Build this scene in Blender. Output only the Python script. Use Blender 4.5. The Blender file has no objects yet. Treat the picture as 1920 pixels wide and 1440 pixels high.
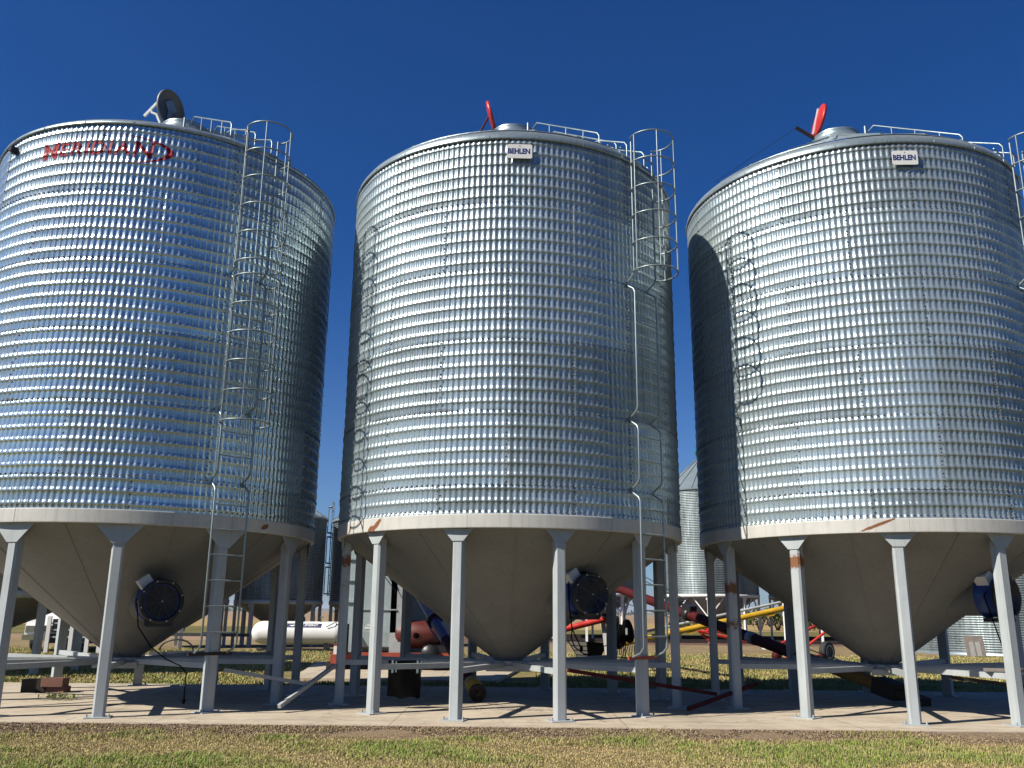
import bpy, bmesh, math, random
import numpy as np
from mathutils import Vector, Matrix, noise
R_ = math.radians
rnd = random.Random(7)
C = bpy.context.scene.collection
sc = bpy.context.scene

# ------------------------------------------------------------------ camera, light, exposure
CAM_H = 1.5587
cam_d = bpy.data.cameras.new('camera'); cam = bpy.data.objects.new('camera', cam_d); C.objects.link(cam)
cam_d.sensor_width = 36.0; cam_d.lens = 1667.0856 / 1920 * 36
cam_d.clip_start = 0.1; cam_d.clip_end = 12000
_p, _r = .2523, .0101
_f = Vector((0, math.cos(_p), math.sin(_p))); _u0 = Vector((0, -math.sin(_p), math.cos(_p))); _x0 = Vector((1, 0, 0))
_xr = math.cos(_r) * _x0 + math.sin(_r) * _u0; _ur = -math.sin(_r) * _x0 + math.cos(_r) * _u0
_M = Matrix((_xr, _ur, -_f)).transposed().to_4x4(); _M.translation = (0, 0, CAM_H)
cam.matrix_world = _M
sc.camera = cam

SUN_EL, SUN_DIR = R_(42), R_(28.3)          # light travels towards (cos, sin) of SUN_DIR on the ground plane
to_sun = Vector((-math.cos(SUN_DIR) * math.cos(SUN_EL), -math.sin(SUN_DIR) * math.cos(SUN_EL), math.sin(SUN_EL)))
world = bpy.data.worlds.new('World'); sc.world = world; world.use_nodes = True
wn = world.node_tree.nodes; wl = world.node_tree.links
sky = wn.new('ShaderNodeTexSky'); sky.sky_type = 'NISHITA'; sky.sun_disc = False
sky.sun_elevation = SUN_EL; sky.sun_rotation = math.atan2(to_sun.x, to_sun.y)
sky.altitude = 600; sky.air_density = 1.0; sky.dust_density = 1.2; sky.ozone_density = 2.0
bg = wn['Background']; bg.inputs['Strength'].default_value = 0.05
hs = wn.new('ShaderNodeMix'); hs.data_type = 'RGBA'; hs.blend_type = 'MULTIPLY'; hs.inputs[0].default_value = 1
tcw = wn.new('ShaderNodeTexCoord'); sep = wn.new('ShaderNodeSeparateXYZ'); wl.new(tcw.outputs['Generated'], sep.inputs[0])
mr = wn.new('ShaderNodeMapRange'); mr.interpolation_type = 'SMOOTHSTEP'; mr.inputs['From Min'].default_value = 0.0; mr.inputs['From Max'].default_value = .42; wl.new(sep.outputs[2], mr.inputs['Value'])
tint = wn.new('ShaderNodeMix'); tint.data_type = 'RGBA'; tint.inputs[6].default_value = (.50, .72, 1.05, 1); tint.inputs[7].default_value = (.085, .43, .94, 1); wl.new(mr.outputs[0], tint.inputs[0])
wl.new(sky.outputs[0], hs.inputs[6]); wl.new(tint.outputs[2], hs.inputs[7]); wl.new(hs.outputs[2], bg.inputs['Color'])
sun_d = bpy.data.lights.new('sun', 'SUN'); sun_d.energy = 5.0; sun_d.angle = R_(0.53); sun_d.color = (1.0, .93, .82)
sun = bpy.data.objects.new('sun', sun_d); C.objects.link(sun); sun.rotation_euler = to_sun.to_track_quat('Z', 'Y').to_euler()
sc.view_settings.view_transform = 'Standard'; sc.view_settings.look = 'None'
sc.view_settings.exposure = 0.95; sc.view_settings.gamma = 1.0
sc.render.engine = 'CYCLES'
sc.cycles.max_bounces = 8; sc.cycles.diffuse_bounces = 2; sc.cycles.glossy_bounces = 4
sc.cycles.sample_clamp_indirect = 6

# ------------------------------------------------------------------ materials
def nt(name):
    m = bpy.data.materials.new(name); m.use_nodes = True
    t = m.node_tree; b = t.nodes['Principled BSDF']
    return m, t, b
def N(t, typ, **kw):
    n = t.nodes.new(typ)
    for k, v in kw.items():
        if k in n.inputs: n.inputs[k].default_value = v
        else: setattr(n, k, v)
    return n
def mixc(t, fac, a, b):
    n = t.nodes.new('ShaderNodeMix'); n.data_type = 'RGBA'
    for i, s in ((0, fac), (6, a), (7, b)):
        if hasattr(s, 'is_linked') or hasattr(s, 'links'): t.links.new(s, n.inputs[i])
        else: n.inputs[i].default_value = s if i == 0 else (*s, 1)
    return n.outputs[2]
def ramp(t, src, p0, p1, c0=0., c1=1.):
    n = t.nodes.new('ShaderNodeMapRange'); n.inputs['From Min'].default_value = p0; n.inputs['From Max'].default_value = p1
    n.inputs['To Min'].default_value = c0; n.inputs['To Max'].default_value = c1
    t.links.new(src, n.inputs['Value']); return n.outputs[0]
def noise_f(t, scale, detail=4, rough=.6, vec=None):
    n = N(t, 'ShaderNodeTexNoise', Scale=scale, Detail=detail, Roughness=rough)
    t.links.new(vec if vec is not None else t.nodes.new('ShaderNodeTexCoord').outputs['Object'], n.inputs['Vector'])
    return n.outputs['Fac']
def math_(t, op, a, b=0.):
    n = t.nodes.new('ShaderNodeMath'); n.operation = op
    for i, s in enumerate((a, b)):
        if hasattr(s, 'links'): t.links.new(s, n.inputs[i])
        else: n.inputs[i].default_value = s
    return n.outputs[0]
KA = .68   # all painted, ground and plant colours are kept this low because the photograph is exposed for deep shade
def paint(name, col, rough=.45, var=.12, scale=3.0, metal=0., dirt=None, spec=.4, bump=0.0):
    m, t, b = nt(name); col = tuple(c * KA for c in col); dirt = dirt and tuple(c * KA for c in dirt)
    f = noise_f(t, scale)
    a = tuple(c * (1 - var) for c in col); d = tuple(min(1, c * (1 + var)) for c in col)
    out = mixc(t, ramp(t, f, .3, .7), a, d)
    if dirt:
        f2 = noise_f(t, scale * 2.7, 6, .7)
        out = mixc(t, ramp(t, f2, .55, .75, 0, .6), out, dirt)
    t.links.new(out, b.inputs['Base Color'])
    t.links.new(ramp(t, f, .3, .7, rough * .85, min(1, rough * 1.15)), b.inputs['Roughness'])
    b.inputs['Metallic'].default_value = metal; b.inputs['Specular IOR Level'].default_value = spec
    if bump:
        bn = N(t, 'ShaderNodeBump', Strength=bump, Distance=.01); t.links.new(noise_f(t, scale * 12), bn.inputs['Height']); t.links.new(bn.outputs[0], b.inputs['Normal'])
    return m
def galvanised(name, base=.62, rough=.27, attr=True, spangle=9.0, dull=.38):
    m, t, b = nt(name)
    tc = t.nodes.new('ShaderNodeTexCoord').outputs['Object']
    v = N(t, 'ShaderNodeTexVoronoi', Scale=spangle * 4); t.links.new(tc, v.inputs['Vector'])
    big = noise_f(t, .7, 5, .65, tc)
    strk = t.nodes.new('ShaderNodeMapping'); strk.inputs['Scale'].default_value = (6, 6, .35); t.links.new(tc, strk.inputs['Vector'])
    st = noise_f(t, 1.6, 5, .7, strk.outputs[0])
    val = math_(t, 'ADD', ramp(t, v.outputs['Color'], 0, 1, -.035, .035), ramp(t, big, .25, .75, -.05, .05))
    val = math_(t, 'ADD', val, ramp(t, st, .3, .75, .05, -.11))
    if attr:
        at = t.nodes.new('ShaderNodeAttribute'); at.attribute_name = 'panel'
        val = math_(t, 'ADD', val, ramp(t, at.outputs['Fac'], 0, 1, -.09, .09))
    val = math_(t, 'ADD', val, base)
    cmb = t.nodes.new('ShaderNodeCombineColor')
    t.links.new(math_(t, 'MULTIPLY', val, .84), cmb.inputs[0]); t.links.new(val, cmb.inputs[1]); t.links.new(math_(t, 'MULTIPLY', val, 1.05), cmb.inputs[2])
    t.links.new(cmb.outputs[0], b.inputs['Base Color'])
    b.inputs['Metallic'].default_value = 1.0
    rg = math_(t, 'ADD', ramp(t, st, .3, .75, rough - .04, rough + .1), ramp(t, v.outputs['Color'], 0, 1, -.03, .03))
    if attr: rg = math_(t, 'ADD', rg, ramp(t, at.outputs['Fac'], 0, 1, .05, -.04))
    t.links.new(rg, b.inputs['Roughness'])
    df = N(t, 'ShaderNodeBsdfDiffuse', Roughness=.6); t.links.new(cmb.outputs[0], df.inputs['Color'])
    ms = t.nodes.new('ShaderNodeMixShader'); t.links.new(ramp(t, st, .3, .75, dull - .08, dull + .08), ms.inputs[0])
    t.links.new(b.outputs[0], ms.inputs[1]); t.links.new(df.outputs[0], ms.inputs[2]); t.links.new(ms.outputs[0], t.nodes['Material Output'].inputs['Surface'])
    bn = N(t, 'ShaderNodeBump', Strength=.08, Distance=.01); t.links.new(noise_f(t, 1.6, 2, .4, tc), bn.inputs['Height']); t.links.new(bn.outputs[0], b.inputs['Normal'])
    return m
def rusty_paint(name, col, rough=.5):
    m, t, b = nt(name); col = tuple(c * KA for c in col)
    f = noise_f(t, 1.6, 5, .65)
    c = mixc(t, ramp(t, f, .3, .7), tuple(x * .9 for x in col), tuple(x * 1.08 for x in col))
    strk = t.nodes.new('ShaderNodeMapping'); strk.inputs['Scale'].default_value = (9, 9, .6)
    t.links.new(t.nodes.new('ShaderNodeTexCoord').outputs['Object'], strk.inputs['Vector'])
    c = mixc(t, ramp(t, noise_f(t, 1.4, 6, .7, strk.outputs[0]), .5, .78, 0, .55), c, tuple(x * .5 for x in col))
    c = mixc(t, ramp(t, noise_f(t, 22, 3, .6), .70, .76, 0, .8), c, (.15, .10, .07))
    at = t.nodes.new('ShaderNodeAttribute'); at.attribute_name = 'rust'
    r = math_(t, 'ADD', at.outputs['Fac'], ramp(t, noise_f(t, 14, 6, .75), .2, .8, -.55, .45))
    c = mixc(t, ramp(t, r, .35, .65), c, (.15, .062, .026))
    t.links.new(c, b.inputs['Base Color']); b.inputs['Roughness'].default_value = rough; b.inputs['Specular IOR Level'].default_value = .35
    bn = N(t, 'ShaderNodeBump', Strength=.12, Distance=.01); t.links.new(noise_f(t, 5, 3), bn.inputs['Height']); t.links.new(bn.outputs[0], b.inputs['Normal'])
    return m
M = {}
M['wall'] = galvanised('galvanised_fluted_sheet', .37, .32, dull=.42)
M['wall_new'] = galvanised('bright_fluted_sheet', .50, .24, dull=.24)
M['galv_dull'] = galvanised('weathered_galvanised_sheet', .44, .42, False, dull=.75)
M['lid_grey'] = paint('dull_grey_lid', (.16, .165, .16), .5, .2, 6, .2)
M['galv'] = galvanised('galvanised_sheet', .36, .34, False)
M['galv_bin'] = galvanised('galvanised_corrugated', .20, .42, False, 4, dull=.55)
M['pipe'] = galvanised('galvanised_pipe', .28, .42, False, 20, dull=.4)
M['bolt'] = paint('dull_zinc_bolt', (.15, .155, .16), .5, .1, 20, .4)
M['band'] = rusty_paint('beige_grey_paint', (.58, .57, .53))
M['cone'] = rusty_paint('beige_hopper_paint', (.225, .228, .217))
M['leg'] = rusty_paint('grey_leg_paint', (.43, .47, .48))
M['grey'] = paint('grey_paint', (.40, .43, .44), .5, .1, 4, dirt=(.25, .23, .2))
M['white'] = paint('white_paint', (.78, .78, .76), .4, .06, 3)
M['plate'] = paint('white_sign_face', (.74, .74, .72), .45, .03, 2)
M['blue_txt'] = paint('blue_lettering', (.012, .03, .16), .4, .05)
M['red_txt'] = paint('red_lettering', (.30, .006, .02), .5, .12, 5, spec=.15)
M['red'] = paint('red_paint', (.50, .03, .022), .38, .15, 5)
M['rustred'] = paint('weathered_red_paint', (.33, .055, .03), .6, .2, 6, dirt=(.16, .07, .04))
M['darkred'] = paint('dark_red_paint', (.065, .006, .008), .65, .2, 3, spec=.15)
M['orange'] = paint('orange_red_paint', (.10, .014, .009), .5, .15, 4)
M['purple'] = paint('faded_purple_paint', (.13, .045, .17), .4, .2, 3)
M['yellow'] = paint('yellow_paint', (.55, .33, .02), .45, .12, 4)
M['rustyellow'] = paint('rusted_yellow_paint', (.36, .20, .03), .65, .2, 5, dirt=(.09, .04, .02))
M['black'] = paint('black_rubber', (.004, .004, .0045), .9, .3, 5, spec=0.)
M['blackpaint'] = paint('black_paint', (.018, .018, .02), .4, .2, 5)
M['blue'] = paint('blue_paint', (.01, .05, .22), .35, .1, 4)
M['grille'] = paint('dark_wire_grille', (.09, .095, .10), .45, .2, 9, .5)
M['concrete_grey'] = paint('grey_board', (.40, .39, .37), .8, .12, 5, dirt=(.2, .18, .15))
M['timber'] = paint('dark_timber', (.025, .018, .014), .8, .3, 8, bump=.5)
M['redwood'] = paint('red_brown_block', (.19, .085, .06), .8, .2, 8, dirt=(.12, .06, .05), bump=.5)
M['board'] = paint('weathered_board', (.27, .23, .20), .8, .2, 9, dirt=(.11, .08, .06), bump=.4)
M['glass'] = paint('dark_windscreen', (.02, .03, .04), .08, .1, 2, spec=.8)
M['chrome'] = paint('chrome', (.7, .7, .7), .12, .05, 3, 1.)
M['tyre'] = paint('tyre_rubber', (.02, .02, .021), .75, .2, 12)
M['green'] = paint('green_paint', (.01, .16, .10), .4, .1, 4)
M['navy'] = paint('navy_label', (.012, .016, .085), .4, .05, 3)
M['bark'] = paint('bark', (.09, .07, .05), .9, .3, 6)
M['weed'] = paint('pale_weed', (.20, .23, .07), .7, .3, 8)
M['insulator'] = paint('white_plastic', (.75, .75, .74), .4, .03, 3)

def attr_mat(name, attr='col', rough=.75, trans=0.):
    m, t, b = nt(name)
    a = t.nodes.new('ShaderNodeAttribute'); a.attribute_name = attr
    t.links.new(a.outputs['Color'], b.inputs['Base Color']); b.inputs['Roughness'].default_value = rough; b.inputs['Specular IOR Level'].default_value = .2
    return m
M['blade'] = attr_mat('grass_blades')
M['leaf'] = attr_mat('leaves')

def ground_mat(name, cols, s1, s2, bump=.6, rough=.95, bs=30):
    m, t, b = nt(name); cols = [tuple(c * KA for c in q) for q in cols]
    tc = t.nodes.new('ShaderNodeTexCoord').outputs['Object']
    a = mixc(t, ramp(t, noise_f(t, s1, 5, .65, tc), .35, .65), cols[0], cols[1])
    a = mixc(t, ramp(t, noise_f(t, s2, 6, .7, tc), .45, .7, 0, .8), a, cols[2])
    t.links.new(a, b.inputs['Base Color']); b.inputs['Roughness'].default_value = rough; b.inputs['Specular IOR Level'].default_value = .1
    bn = N(t, 'ShaderNodeBump', Strength=bump, Distance=.05); t.links.new(noise_f(t, bs, 6, .7, tc), bn.inputs['Height']); t.links.new(bn.outputs[0], b.inputs['Normal'])
    return m
M['lawn'] = ground_mat('lawn', [(.20, .19, .06), (.33, .27, .12), (.20, .15, .08)], .5, 2.2, .8)
M['dry'] = ground_mat('dry_grass', [(.33, .245, .14), (.25, .19, .10), (.16, .13, .06)], .3, 1.5)
M['soil'] = ground_mat('brown_soil', [(.24, .175, .12), (.33, .245, .16), (.42, .32, .2)], 2, 9, 1.)
M['unseen_ground'] = ground_mat('added_dark_soil', [(.045, .038, .03), (.06, .05, .036), (.04, .05, .02)], .2, 1.1)  # dark tone for the unseen ground added to dim reflections and bounce
M['dirt'] = ground_mat('reddish_gravel', [(.15, .085, .065), (.21, .13, .10), (.09, .05, .04)], .4, 1.1)
M['meadow'] = ground_mat('rough_meadow', [(.13, .125, .04), (.22, .18, .07), (.09, .09, .03)], .12, .6)
M['stubble'] = ground_mat('golden_stubble', [(.42, .30, .13), (.36, .25, .11), (.28, .2, .09)], .03, .4)
M['farfield'] = ground_mat('far_fields', [(.36, .25, .16), (.30, .20, .12), (.20, .17, .09)], .004, .02)
M['hill'] = ground_mat('far_hills', [(.17, .15, .08), (.12, .12, .06), (.24, .19, .11)], .003, .02)
def concrete():
    m, t, b = nt('concrete')
    tc = t.nodes.new('ShaderNodeTexCoord').outputs['Object']
    a = mixc(t, ramp(t, noise_f(t, .45, 6, .7, tc), .3, .7), (.31, .265, .2), (.39, .34, .265))
    a = mixc(t, ramp(t, noise_f(t, 2.3, 7, .75, tc), .48, .72, 0, .75), a, (.19, .15, .105))
    mp = t.nodes.new('ShaderNodeMapping'); mp.inputs['Scale'].default_value = (.5, 4, 1); t.links.new(tc, mp.inputs['Vector'])
    a = mixc(t, ramp(t, noise_f(t, 1.1, 6, .7, mp.outputs[0]), .5, .68, 0, .6), a, (.14, .105, .08))
    a = mixc(t, ramp(t, noise_f(t, 60, 3, .6, tc), .62, .72, 0, .5), a, (.17, .14, .11))
    vo = N(t, 'ShaderNodeTexVoronoi', Scale=.42, feature='DISTANCE_TO_EDGE')
    wv = t.nodes.new('ShaderNodeVectorMath'); wv.operation = 'ADD'
    nz = N(t, 'ShaderNodeTexNoise', Scale=1.3, Detail=5); t.links.new(tc, nz.inputs['Vector']); t.links.new(tc, wv.inputs[0]); t.links.new(nz.outputs['Color'], wv.inputs[1])
    t.links.new(wv.outputs[0], vo.inputs['Vector'])
    a = mixc(t, ramp(t, vo.outputs['Distance'], .0, .008, .55, 0), a, (.10, .08, .06))
    sp = t.nodes.new('ShaderNodeSeparateXYZ'); t.links.new(tc, sp.inputs[0])
    jx = math_(t, 'ABSOLUTE', math_(t, 'SUBTRACT', math_(t, 'FRACT', math_(t, 'MULTIPLY', sp.outputs[0], 1 / 3.4)), .5))
    a = mixc(t, ramp(t, jx, .0, .004, .75, 0), a, (.09, .07, .055))
    a = mixc(t, ramp(t, math_(t, 'ADD', sp.outputs[1], math_(t, 'MULTIPLY', noise_f(t, 1.5, 5, .7, tc), .55)), 13.55, 13.85, .65, 0), a, (.24, .16, .12))
    t.links.new(a, b.inputs['Base Color']); b.inputs['Roughness'].default_value = .85; b.inputs['Specular IOR Level'].default_value = .25
    bn = N(t, 'ShaderNodeBump', Strength=.3, Distance=.01); t.links.new(noise_f(t, 40, 6, .7, tc), bn.inputs['Height']); t.links.new(bn.outputs[0], b.inputs['Normal'])
    return m
M['concrete'] = concrete()

# ------------------------------------------------------------------ mesh builder
class MB:
    def __init__(s): s.v = []; s.f = []; s.mi = []; s.sm = []
    def add(s, vs, fs, mi=0, smooth=False):
        o = len(s.v); s.v += [tuple(v) for v in vs]
        for f in fs: s.f.append(tuple(i + o for i in f)); s.mi.append(mi); s.sm.append(smooth)
    def box(s, c, size, rz=0, X=None, Y=None, Z=None, mi=0, bevel=0.):
        c = Vector(c); hx, hy, hz = (d / 2 for d in size)
        if X is None: X = Vector((math.cos(rz), math.sin(rz), 0)); Y = Vector((-math.sin(rz), math.cos(rz), 0)); Z = Vector((0, 0, 1))
        if bevel:
            b = bevel; vs = []
            prof = [(hx - b, -hy), (hx, -hy + b), (hx, hy - b), (hx - b, hy), (-hx + b, hy), (-hx, hy - b), (-hx, -hy + b), (-hx + b, -hy)]
            for z in (-hz, hz): vs += [c + X * x + Y * y + Z * z for x, y in prof]
            s.add(vs, [tuple(range(7, -1, -1)), tuple(range(8, 16))] + [(i, (i + 1) % 8, (i + 1) % 8 + 8, i + 8) for i in range(8)], mi)
            return
        vs = [c + X * x * hx + Y * y * hy + Z * z * hz for x in (-1, 1) for y in (-1, 1) for z in (-1, 1)]
        s.add(vs, [(0, 1, 3, 2), (4, 6, 7, 5), (0, 4, 5, 1), (2, 3, 7, 6), (0, 2, 6, 4), (1, 5, 7, 3)], mi)
    def bar(s, a, b, w, h, up=(0, 0, 1), mi=0, bevel=0.):
        a = Vector(a); b = Vector(b); Y = (b - a); L = Y.length; Y.normalize()
        X = Y.cross(Vector(up)).normalized(); Z = X.cross(Y)
        s.box((a + b) / 2, (w, L, h), X=X, Y=Y, Z=Z, mi=mi)
    def tube(s, pts, r, n=8, mi=0, closed=False, caps=True):
        pts = [Vector(p) for p in pts]; k = len(pts); rs = r if isinstance(r, (list, tuple)) else [r] * k
        ref = None; vs = []
        for i, p in enumerate(pts):
            if closed: d = (pts[(i + 1) % k] - pts[i - 1]).normalized()
            else: d = ((pts[min(i + 1, k - 1)] - p).normalized() + (p - pts[max(i - 1, 0)]).normalized()).normalized()
            if ref is None: ref = d.orthogonal().normalized()
            ref = (ref - d * ref.dot(d)).normalized(); o = d.cross(ref)
            vs += [p + (ref * math.cos(2 * math.pi * j / n) + o * math.sin(2 * math.pi * j / n)) * rs[i] for j in range(n)]
        fs = [(i * n + j, i * n + (j + 1) % n, ((i + 1) % k) * n + (j + 1) % n, ((i + 1) % k) * n + j) for i in range(k if closed else k - 1) for j in range(n)]
        s.add(vs, fs, mi, True)
        if caps and not closed: s.add(vs[:n], [tuple(range(n - 1, -1, -1))], mi); s.add(vs[-n:], [tuple(range(n))], mi)
    def lathe(s, prof, n=48, c=(0, 0, 0), axis=None, mi=0, smooth=True, a0=0, a1=2 * math.pi):
        c = Vector(c); Z = Vector(axis).normalized() if axis is not None else Vector((0, 0, 1))
        X = Z.orthogonal().normalized() if axis is not None else Vector((1, 0, 0)); Y = Z.cross(X)
        vs = [c + (X * math.cos(a0 + (a1 - a0) * j / n) + Y * math.sin(a0 + (a1 - a0) * j / n)) * r + Z * z for r, z in prof for j in range(n)]
        s.add(vs, [(i * n + j, i * n + (j + 1) % n, (i + 1) * n + (j + 1) % n, (i + 1) * n + j) for i in range(len(prof) - 1) for j in range(n)], mi, smooth)
    def disc(s, c, r, axis, n=32, mi=0):
        c = Vector(c); Z = Vector(axis).normalized(); X = Z.orthogonal().normalized(); Y = Z.cross(X)
        s.add([c + (X * math.cos(2 * math.pi * j / n) + Y * math.sin(2 * math.pi * j / n)) * r for j in range(n)], [tuple(range(n))], mi)
    def prism(s, poly, thick, O, X, Y, mi=0):
        O = Vector(O); X = Vector(X); Y = Vector(Y); Z = X.cross(Y); n = len(poly)
        vs = [O + X * a + Y * b - Z * thick / 2 for a, b in poly] + [O + X * a + Y * b + Z * thick / 2 for a, b in poly]
        s.add(vs, [tuple(range(n - 1, -1, -1)), tuple(range(n, 2 * n))] + [(i, (i + 1) % n, (i + 1) % n + n, i + n) for i in range(n)], mi)
    def build(s, name, mats, parent=None, rust=None):
        me = bpy.data.meshes.new(name); me.from_pydata(s.v, [], s.f)
        for m in (mats if isinstance(mats, list) else [mats]): me.materials.append(m)
        me.polygons.foreach_set('material_index', s.mi); me.polygons.foreach_set('use_smooth', s.sm)
        if rust is not None:
            at = me.attributes.new('rust', 'FLOAT', 'POINT'); at.data.foreach_set('value', [rust(Vector(v)) for v in s.v])
        me.update()
        return link(name, me, parent)
def link(name, me, parent=None):
    o = bpy.data.objects.new(name, me); C.objects.link(o)
    if parent is not None: o.parent = parent
    return o
def np_mesh(name, V, F, mats, smooth=True, mi=None, attrs=(), parent=None):
    me = bpy.data.meshes.new(name); V = np.asarray(V, np.float32); F = np.asarray(F, np.int32); k = F.shape[1]
    me.vertices.add(len(V)); me.vertices.foreach_set('co', V.ravel())
    me.loops.add(F.size); me.loops.foreach_set('vertex_index', F.ravel())
    me.polygons.add(len(F)); me.polygons.foreach_set('loop_start', np.arange(0, F.size, k, dtype=np.int32))
    try: me.polygons.foreach_set('loop_total', np.full(len(F), k, np.int32))
    except Exception: pass
    me.polygons.foreach_set('use_smooth', np.full(len(F), smooth, bool))
    for m in (mats if isinstance(mats, list) else [mats]): me.materials.append(m)
    if mi is not None: me.polygons.foreach_set('material_index', np.asarray(mi, np.int32))
    for an, typ, dom, data in attrs:
        a = me.attributes.new(an, typ, dom); a.data.foreach_set('color' if 'COLOR' in typ else 'value', np.asarray(data, np.float32).ravel())
    me.update(calc_edges=True); me.validate()
    return link(name, me, parent)
def thing(name, label, cat, loc=(0, 0, 0), rz=0, group=None):
    o = bpy.data.objects.new(name, None); C.objects.link(o); o.location = loc; o.rotation_euler = (0, 0, rz)
    o.empty_display_size = .2
    return tag(o, label, cat, group)
def tag(o, label=None, cat=None, group=None, kind=None):
    if label: o['label'] = label
    if cat: o['category'] = cat
    if group: o['group'] = group
    if kind: o['kind'] = kind
    return o
def copy_thing(o, loc, rz=None, label=None, parent=None):
    c = o.copy(); C.objects.link(c)
    if parent is None:
        c.location = loc
        if rz is not None: c.rotation_euler = (0, 0, rz)
        if label: c['label'] = label
    else: c.parent = parent
    for ch in list(o.children): copy_thing(ch, None, parent=c)
    return c
def pol(r, t, z=0.): return Vector((r * math.sin(t), -r * math.cos(t), z))   # t measured from -Y (towards the camera), + to the right
def text_mesh(txt, size, offset=0.):
    cu = bpy.data.curves.new('lettering', 'FONT'); cu.body = txt; cu.size = size; cu.offset = offset; cu.resolution_u = 4
    cu.align_x = 'CENTER'
    o = bpy.data.objects.new('lettering', cu); C.objects.link(o); bpy.context.view_layer.update()
    me = bpy.data.meshes.new_from_object(o.evaluated_get(bpy.context.evaluated_depsgraph_get()))
    bpy.data.objects.remove(o); bpy.data.curves.remove(cu)
    return me
def sheet(name, poly, z, mat, kind='structure', sub=None):
    mb = MB(); mb.add([(x, y, z) for x, y in poly], [tuple(range(len(poly)))])
    o = mb.build(name, mat); o['kind'] = kind
    return o

# ------------------------------------------------------------------ ground
sheet('ground', [(-6000, -40), (6000, -40), (6000, 9000), (-6000, 9000)], -.07, M['farfield'])
sheet('added_dark_ground', [(-400, -400), (400, -400), (400, -9), (-400, -9)], -.066, M['unseen_ground'])  # unseen dark ground, added behind the camera to darken what the walls reflect
sheet('lawn', [(-60, -10), (70, -10), (70, 41), (-60, 41)], -.066, M['lawn'])
def ragged(name, x0, x1, y0, y1, z, mat, amp, step):
    n = int((x1 - x0) / step); a = [(x0 + i * step, y0 + rnd.uniform(-amp, amp)) for i in range(n + 1)]; b = [(x0 + i * step, y1 + rnd.uniform(-amp, amp)) for i in range(n + 1)]
    mb = MB(); mb.add([(x, y, z) for x, y in a + b], [(i, i + 1, n + 2 + i, n + 1 + i) for i in range(n)])
    o = mb.build(name, mat); o['kind'] = 'structure'; return o
ragged('dry_grass_strip', -90, 110, 39.5, 52, -.062, M['dry'], .5, 1.2)
ragged('dirt_lane', -14, 110, 51.5, 62, -.058, M['dirt'], .3, 2.)
ragged('meadow', -140, 160, 61.5, 97, -.062, M['meadow'], .4, 3.)
sheet('stubble_field', [(-300, 96), (320, 97), (560, 175), (-540, 178)], -.062, M['stubble'])
def soil_z(y): return -.062 + .05 * min(1, max(0, (y - 12.9) / .4))
mb = MB(); n = 130; rows = 6
V = [(-14 + 28 * i / n, 12.6 + rnd.uniform(-.1, .1) if j == 0 else 12.6 + .74 * j / (rows - 1), soil_z(12.6 + .74 * j / (rows - 1)) + (rnd.uniform(-.012, .004) + .018 * noise.noise(Vector((i * .17, j, 0))) if 1 < j else -.001)) for i in range(n + 1) for j in range(rows)]
mb.add(V, [(i * rows + j, (i + 1) * rows + j, (i + 1) * rows + j + 1, i * rows + j + 1) for i in range(n) for j in range(rows - 1)], 0, True)
o = mb.build('soil_strip', M['soil']); o['kind'] = 'structure'
pb = MB()
pb.box((0, 16.85, -.08), (30, 7.0, .16))
pad = pb.build('concrete_pad', M['concrete']); pad['kind'] = 'structure'
pb = MB(); pb.prism([(-6.1, 29.6), (-5.2, 22.4), (-.3, 22.1), (.6, 29.6)], .1, (0, 0, -.04), (1, 0, 0), (0, 1, 0))
o = pb.build('concrete_apron', M['concrete']); o['kind'] = 'structure'
for nm, x0, x1, y, h, seed in (('far_hills', -5200, -200, 3900, 34, 3), ('far_hills', -700, 5200, 3400, 26, 9)):
    n = 120; vs = []; 
    for i in range(n + 1):
        x = x0 + (x1 - x0) * i / n; e = min(1, min(i, n - i) / 14)
        hh = (h * (.45 + .75 * noise.noise(Vector((x / 900, seed, 0)))) + 8 * noise.noise(Vector((x / 200, seed, 4)))) * e
        vs += [(x, y - 700, -.1), (x, y - 250, max(.3, hh * .55)), (x, y, max(.5, hh)), (x, y + 500, -.1)]
    mb = MB(); mb.add(vs, [(i * 4 + j, i * 4 + 4 + j, i * 4 + 5 + j, i * 4 + 1 + j) for i in range(n) for j in range(3)], 0, True)
    o = mb.build(nm, M['hill']); o['kind'] = 'structure'

# ------------------------------------------------------------------ the three tall hopper bins
RW, ZB, ZT, ZE, ZC = 3.19, 2.841, 3.059, 9.56, .742
SEAMS = [8.355, 7.131, 5.919, 4.720, 3.527]
NF, PITCH, AMP, FL = 204, .2, .0140, .0078
def wall_r(th, z, dz):
    # th: numpy angle array, z: numpy array (broadcast); dz shift of the whole pattern
    zz = z - dz
    u = ((zz - (SEAMS[0] + .07)) / PITCH) % 1.0
    uu = np.where(u < .17, u / .17 * .5, .5 + (u - .17) / .34 * .5)
    bump = np.where(u < .51, .5 - .5 * np.cos(uu * 2 * np.pi), 0.)
    ring = np.floor((zz - 3.527 + .02) / 1.2074); fr = (zz - 3.527 + .02) / 1.2074 - ring
    sheet_id = np.floor((th / (2 * np.pi) * 9) + .5 * (ring % 2) + .03)
    ph = np.sin(ring * 12.99 + sheet_id * 78.23) * 3.1
    dent = .0035 * np.sin(th * 9 + ph) * np.sin(fr * np.pi) + .0028 * np.sin(th * 23 + zz * 1.7 + ph * .7) + .0018 * np.sin(zz * 5.1 + th * 13 + ph)
    step = .004 * (1 - fr)
    return RW + AMP * bump + FL * np.cos(NF * th) * (1 - .45 * bump) + dent + step, ring * 9 + sheet_id
def wall_pts(th, z, dz, off=0.):
    r, _ = wall_r(th, z, dz); r = r + off
    return np.stack([r * np.sin(th), -r * np.cos(th), z + 0 * th], -1)
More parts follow.
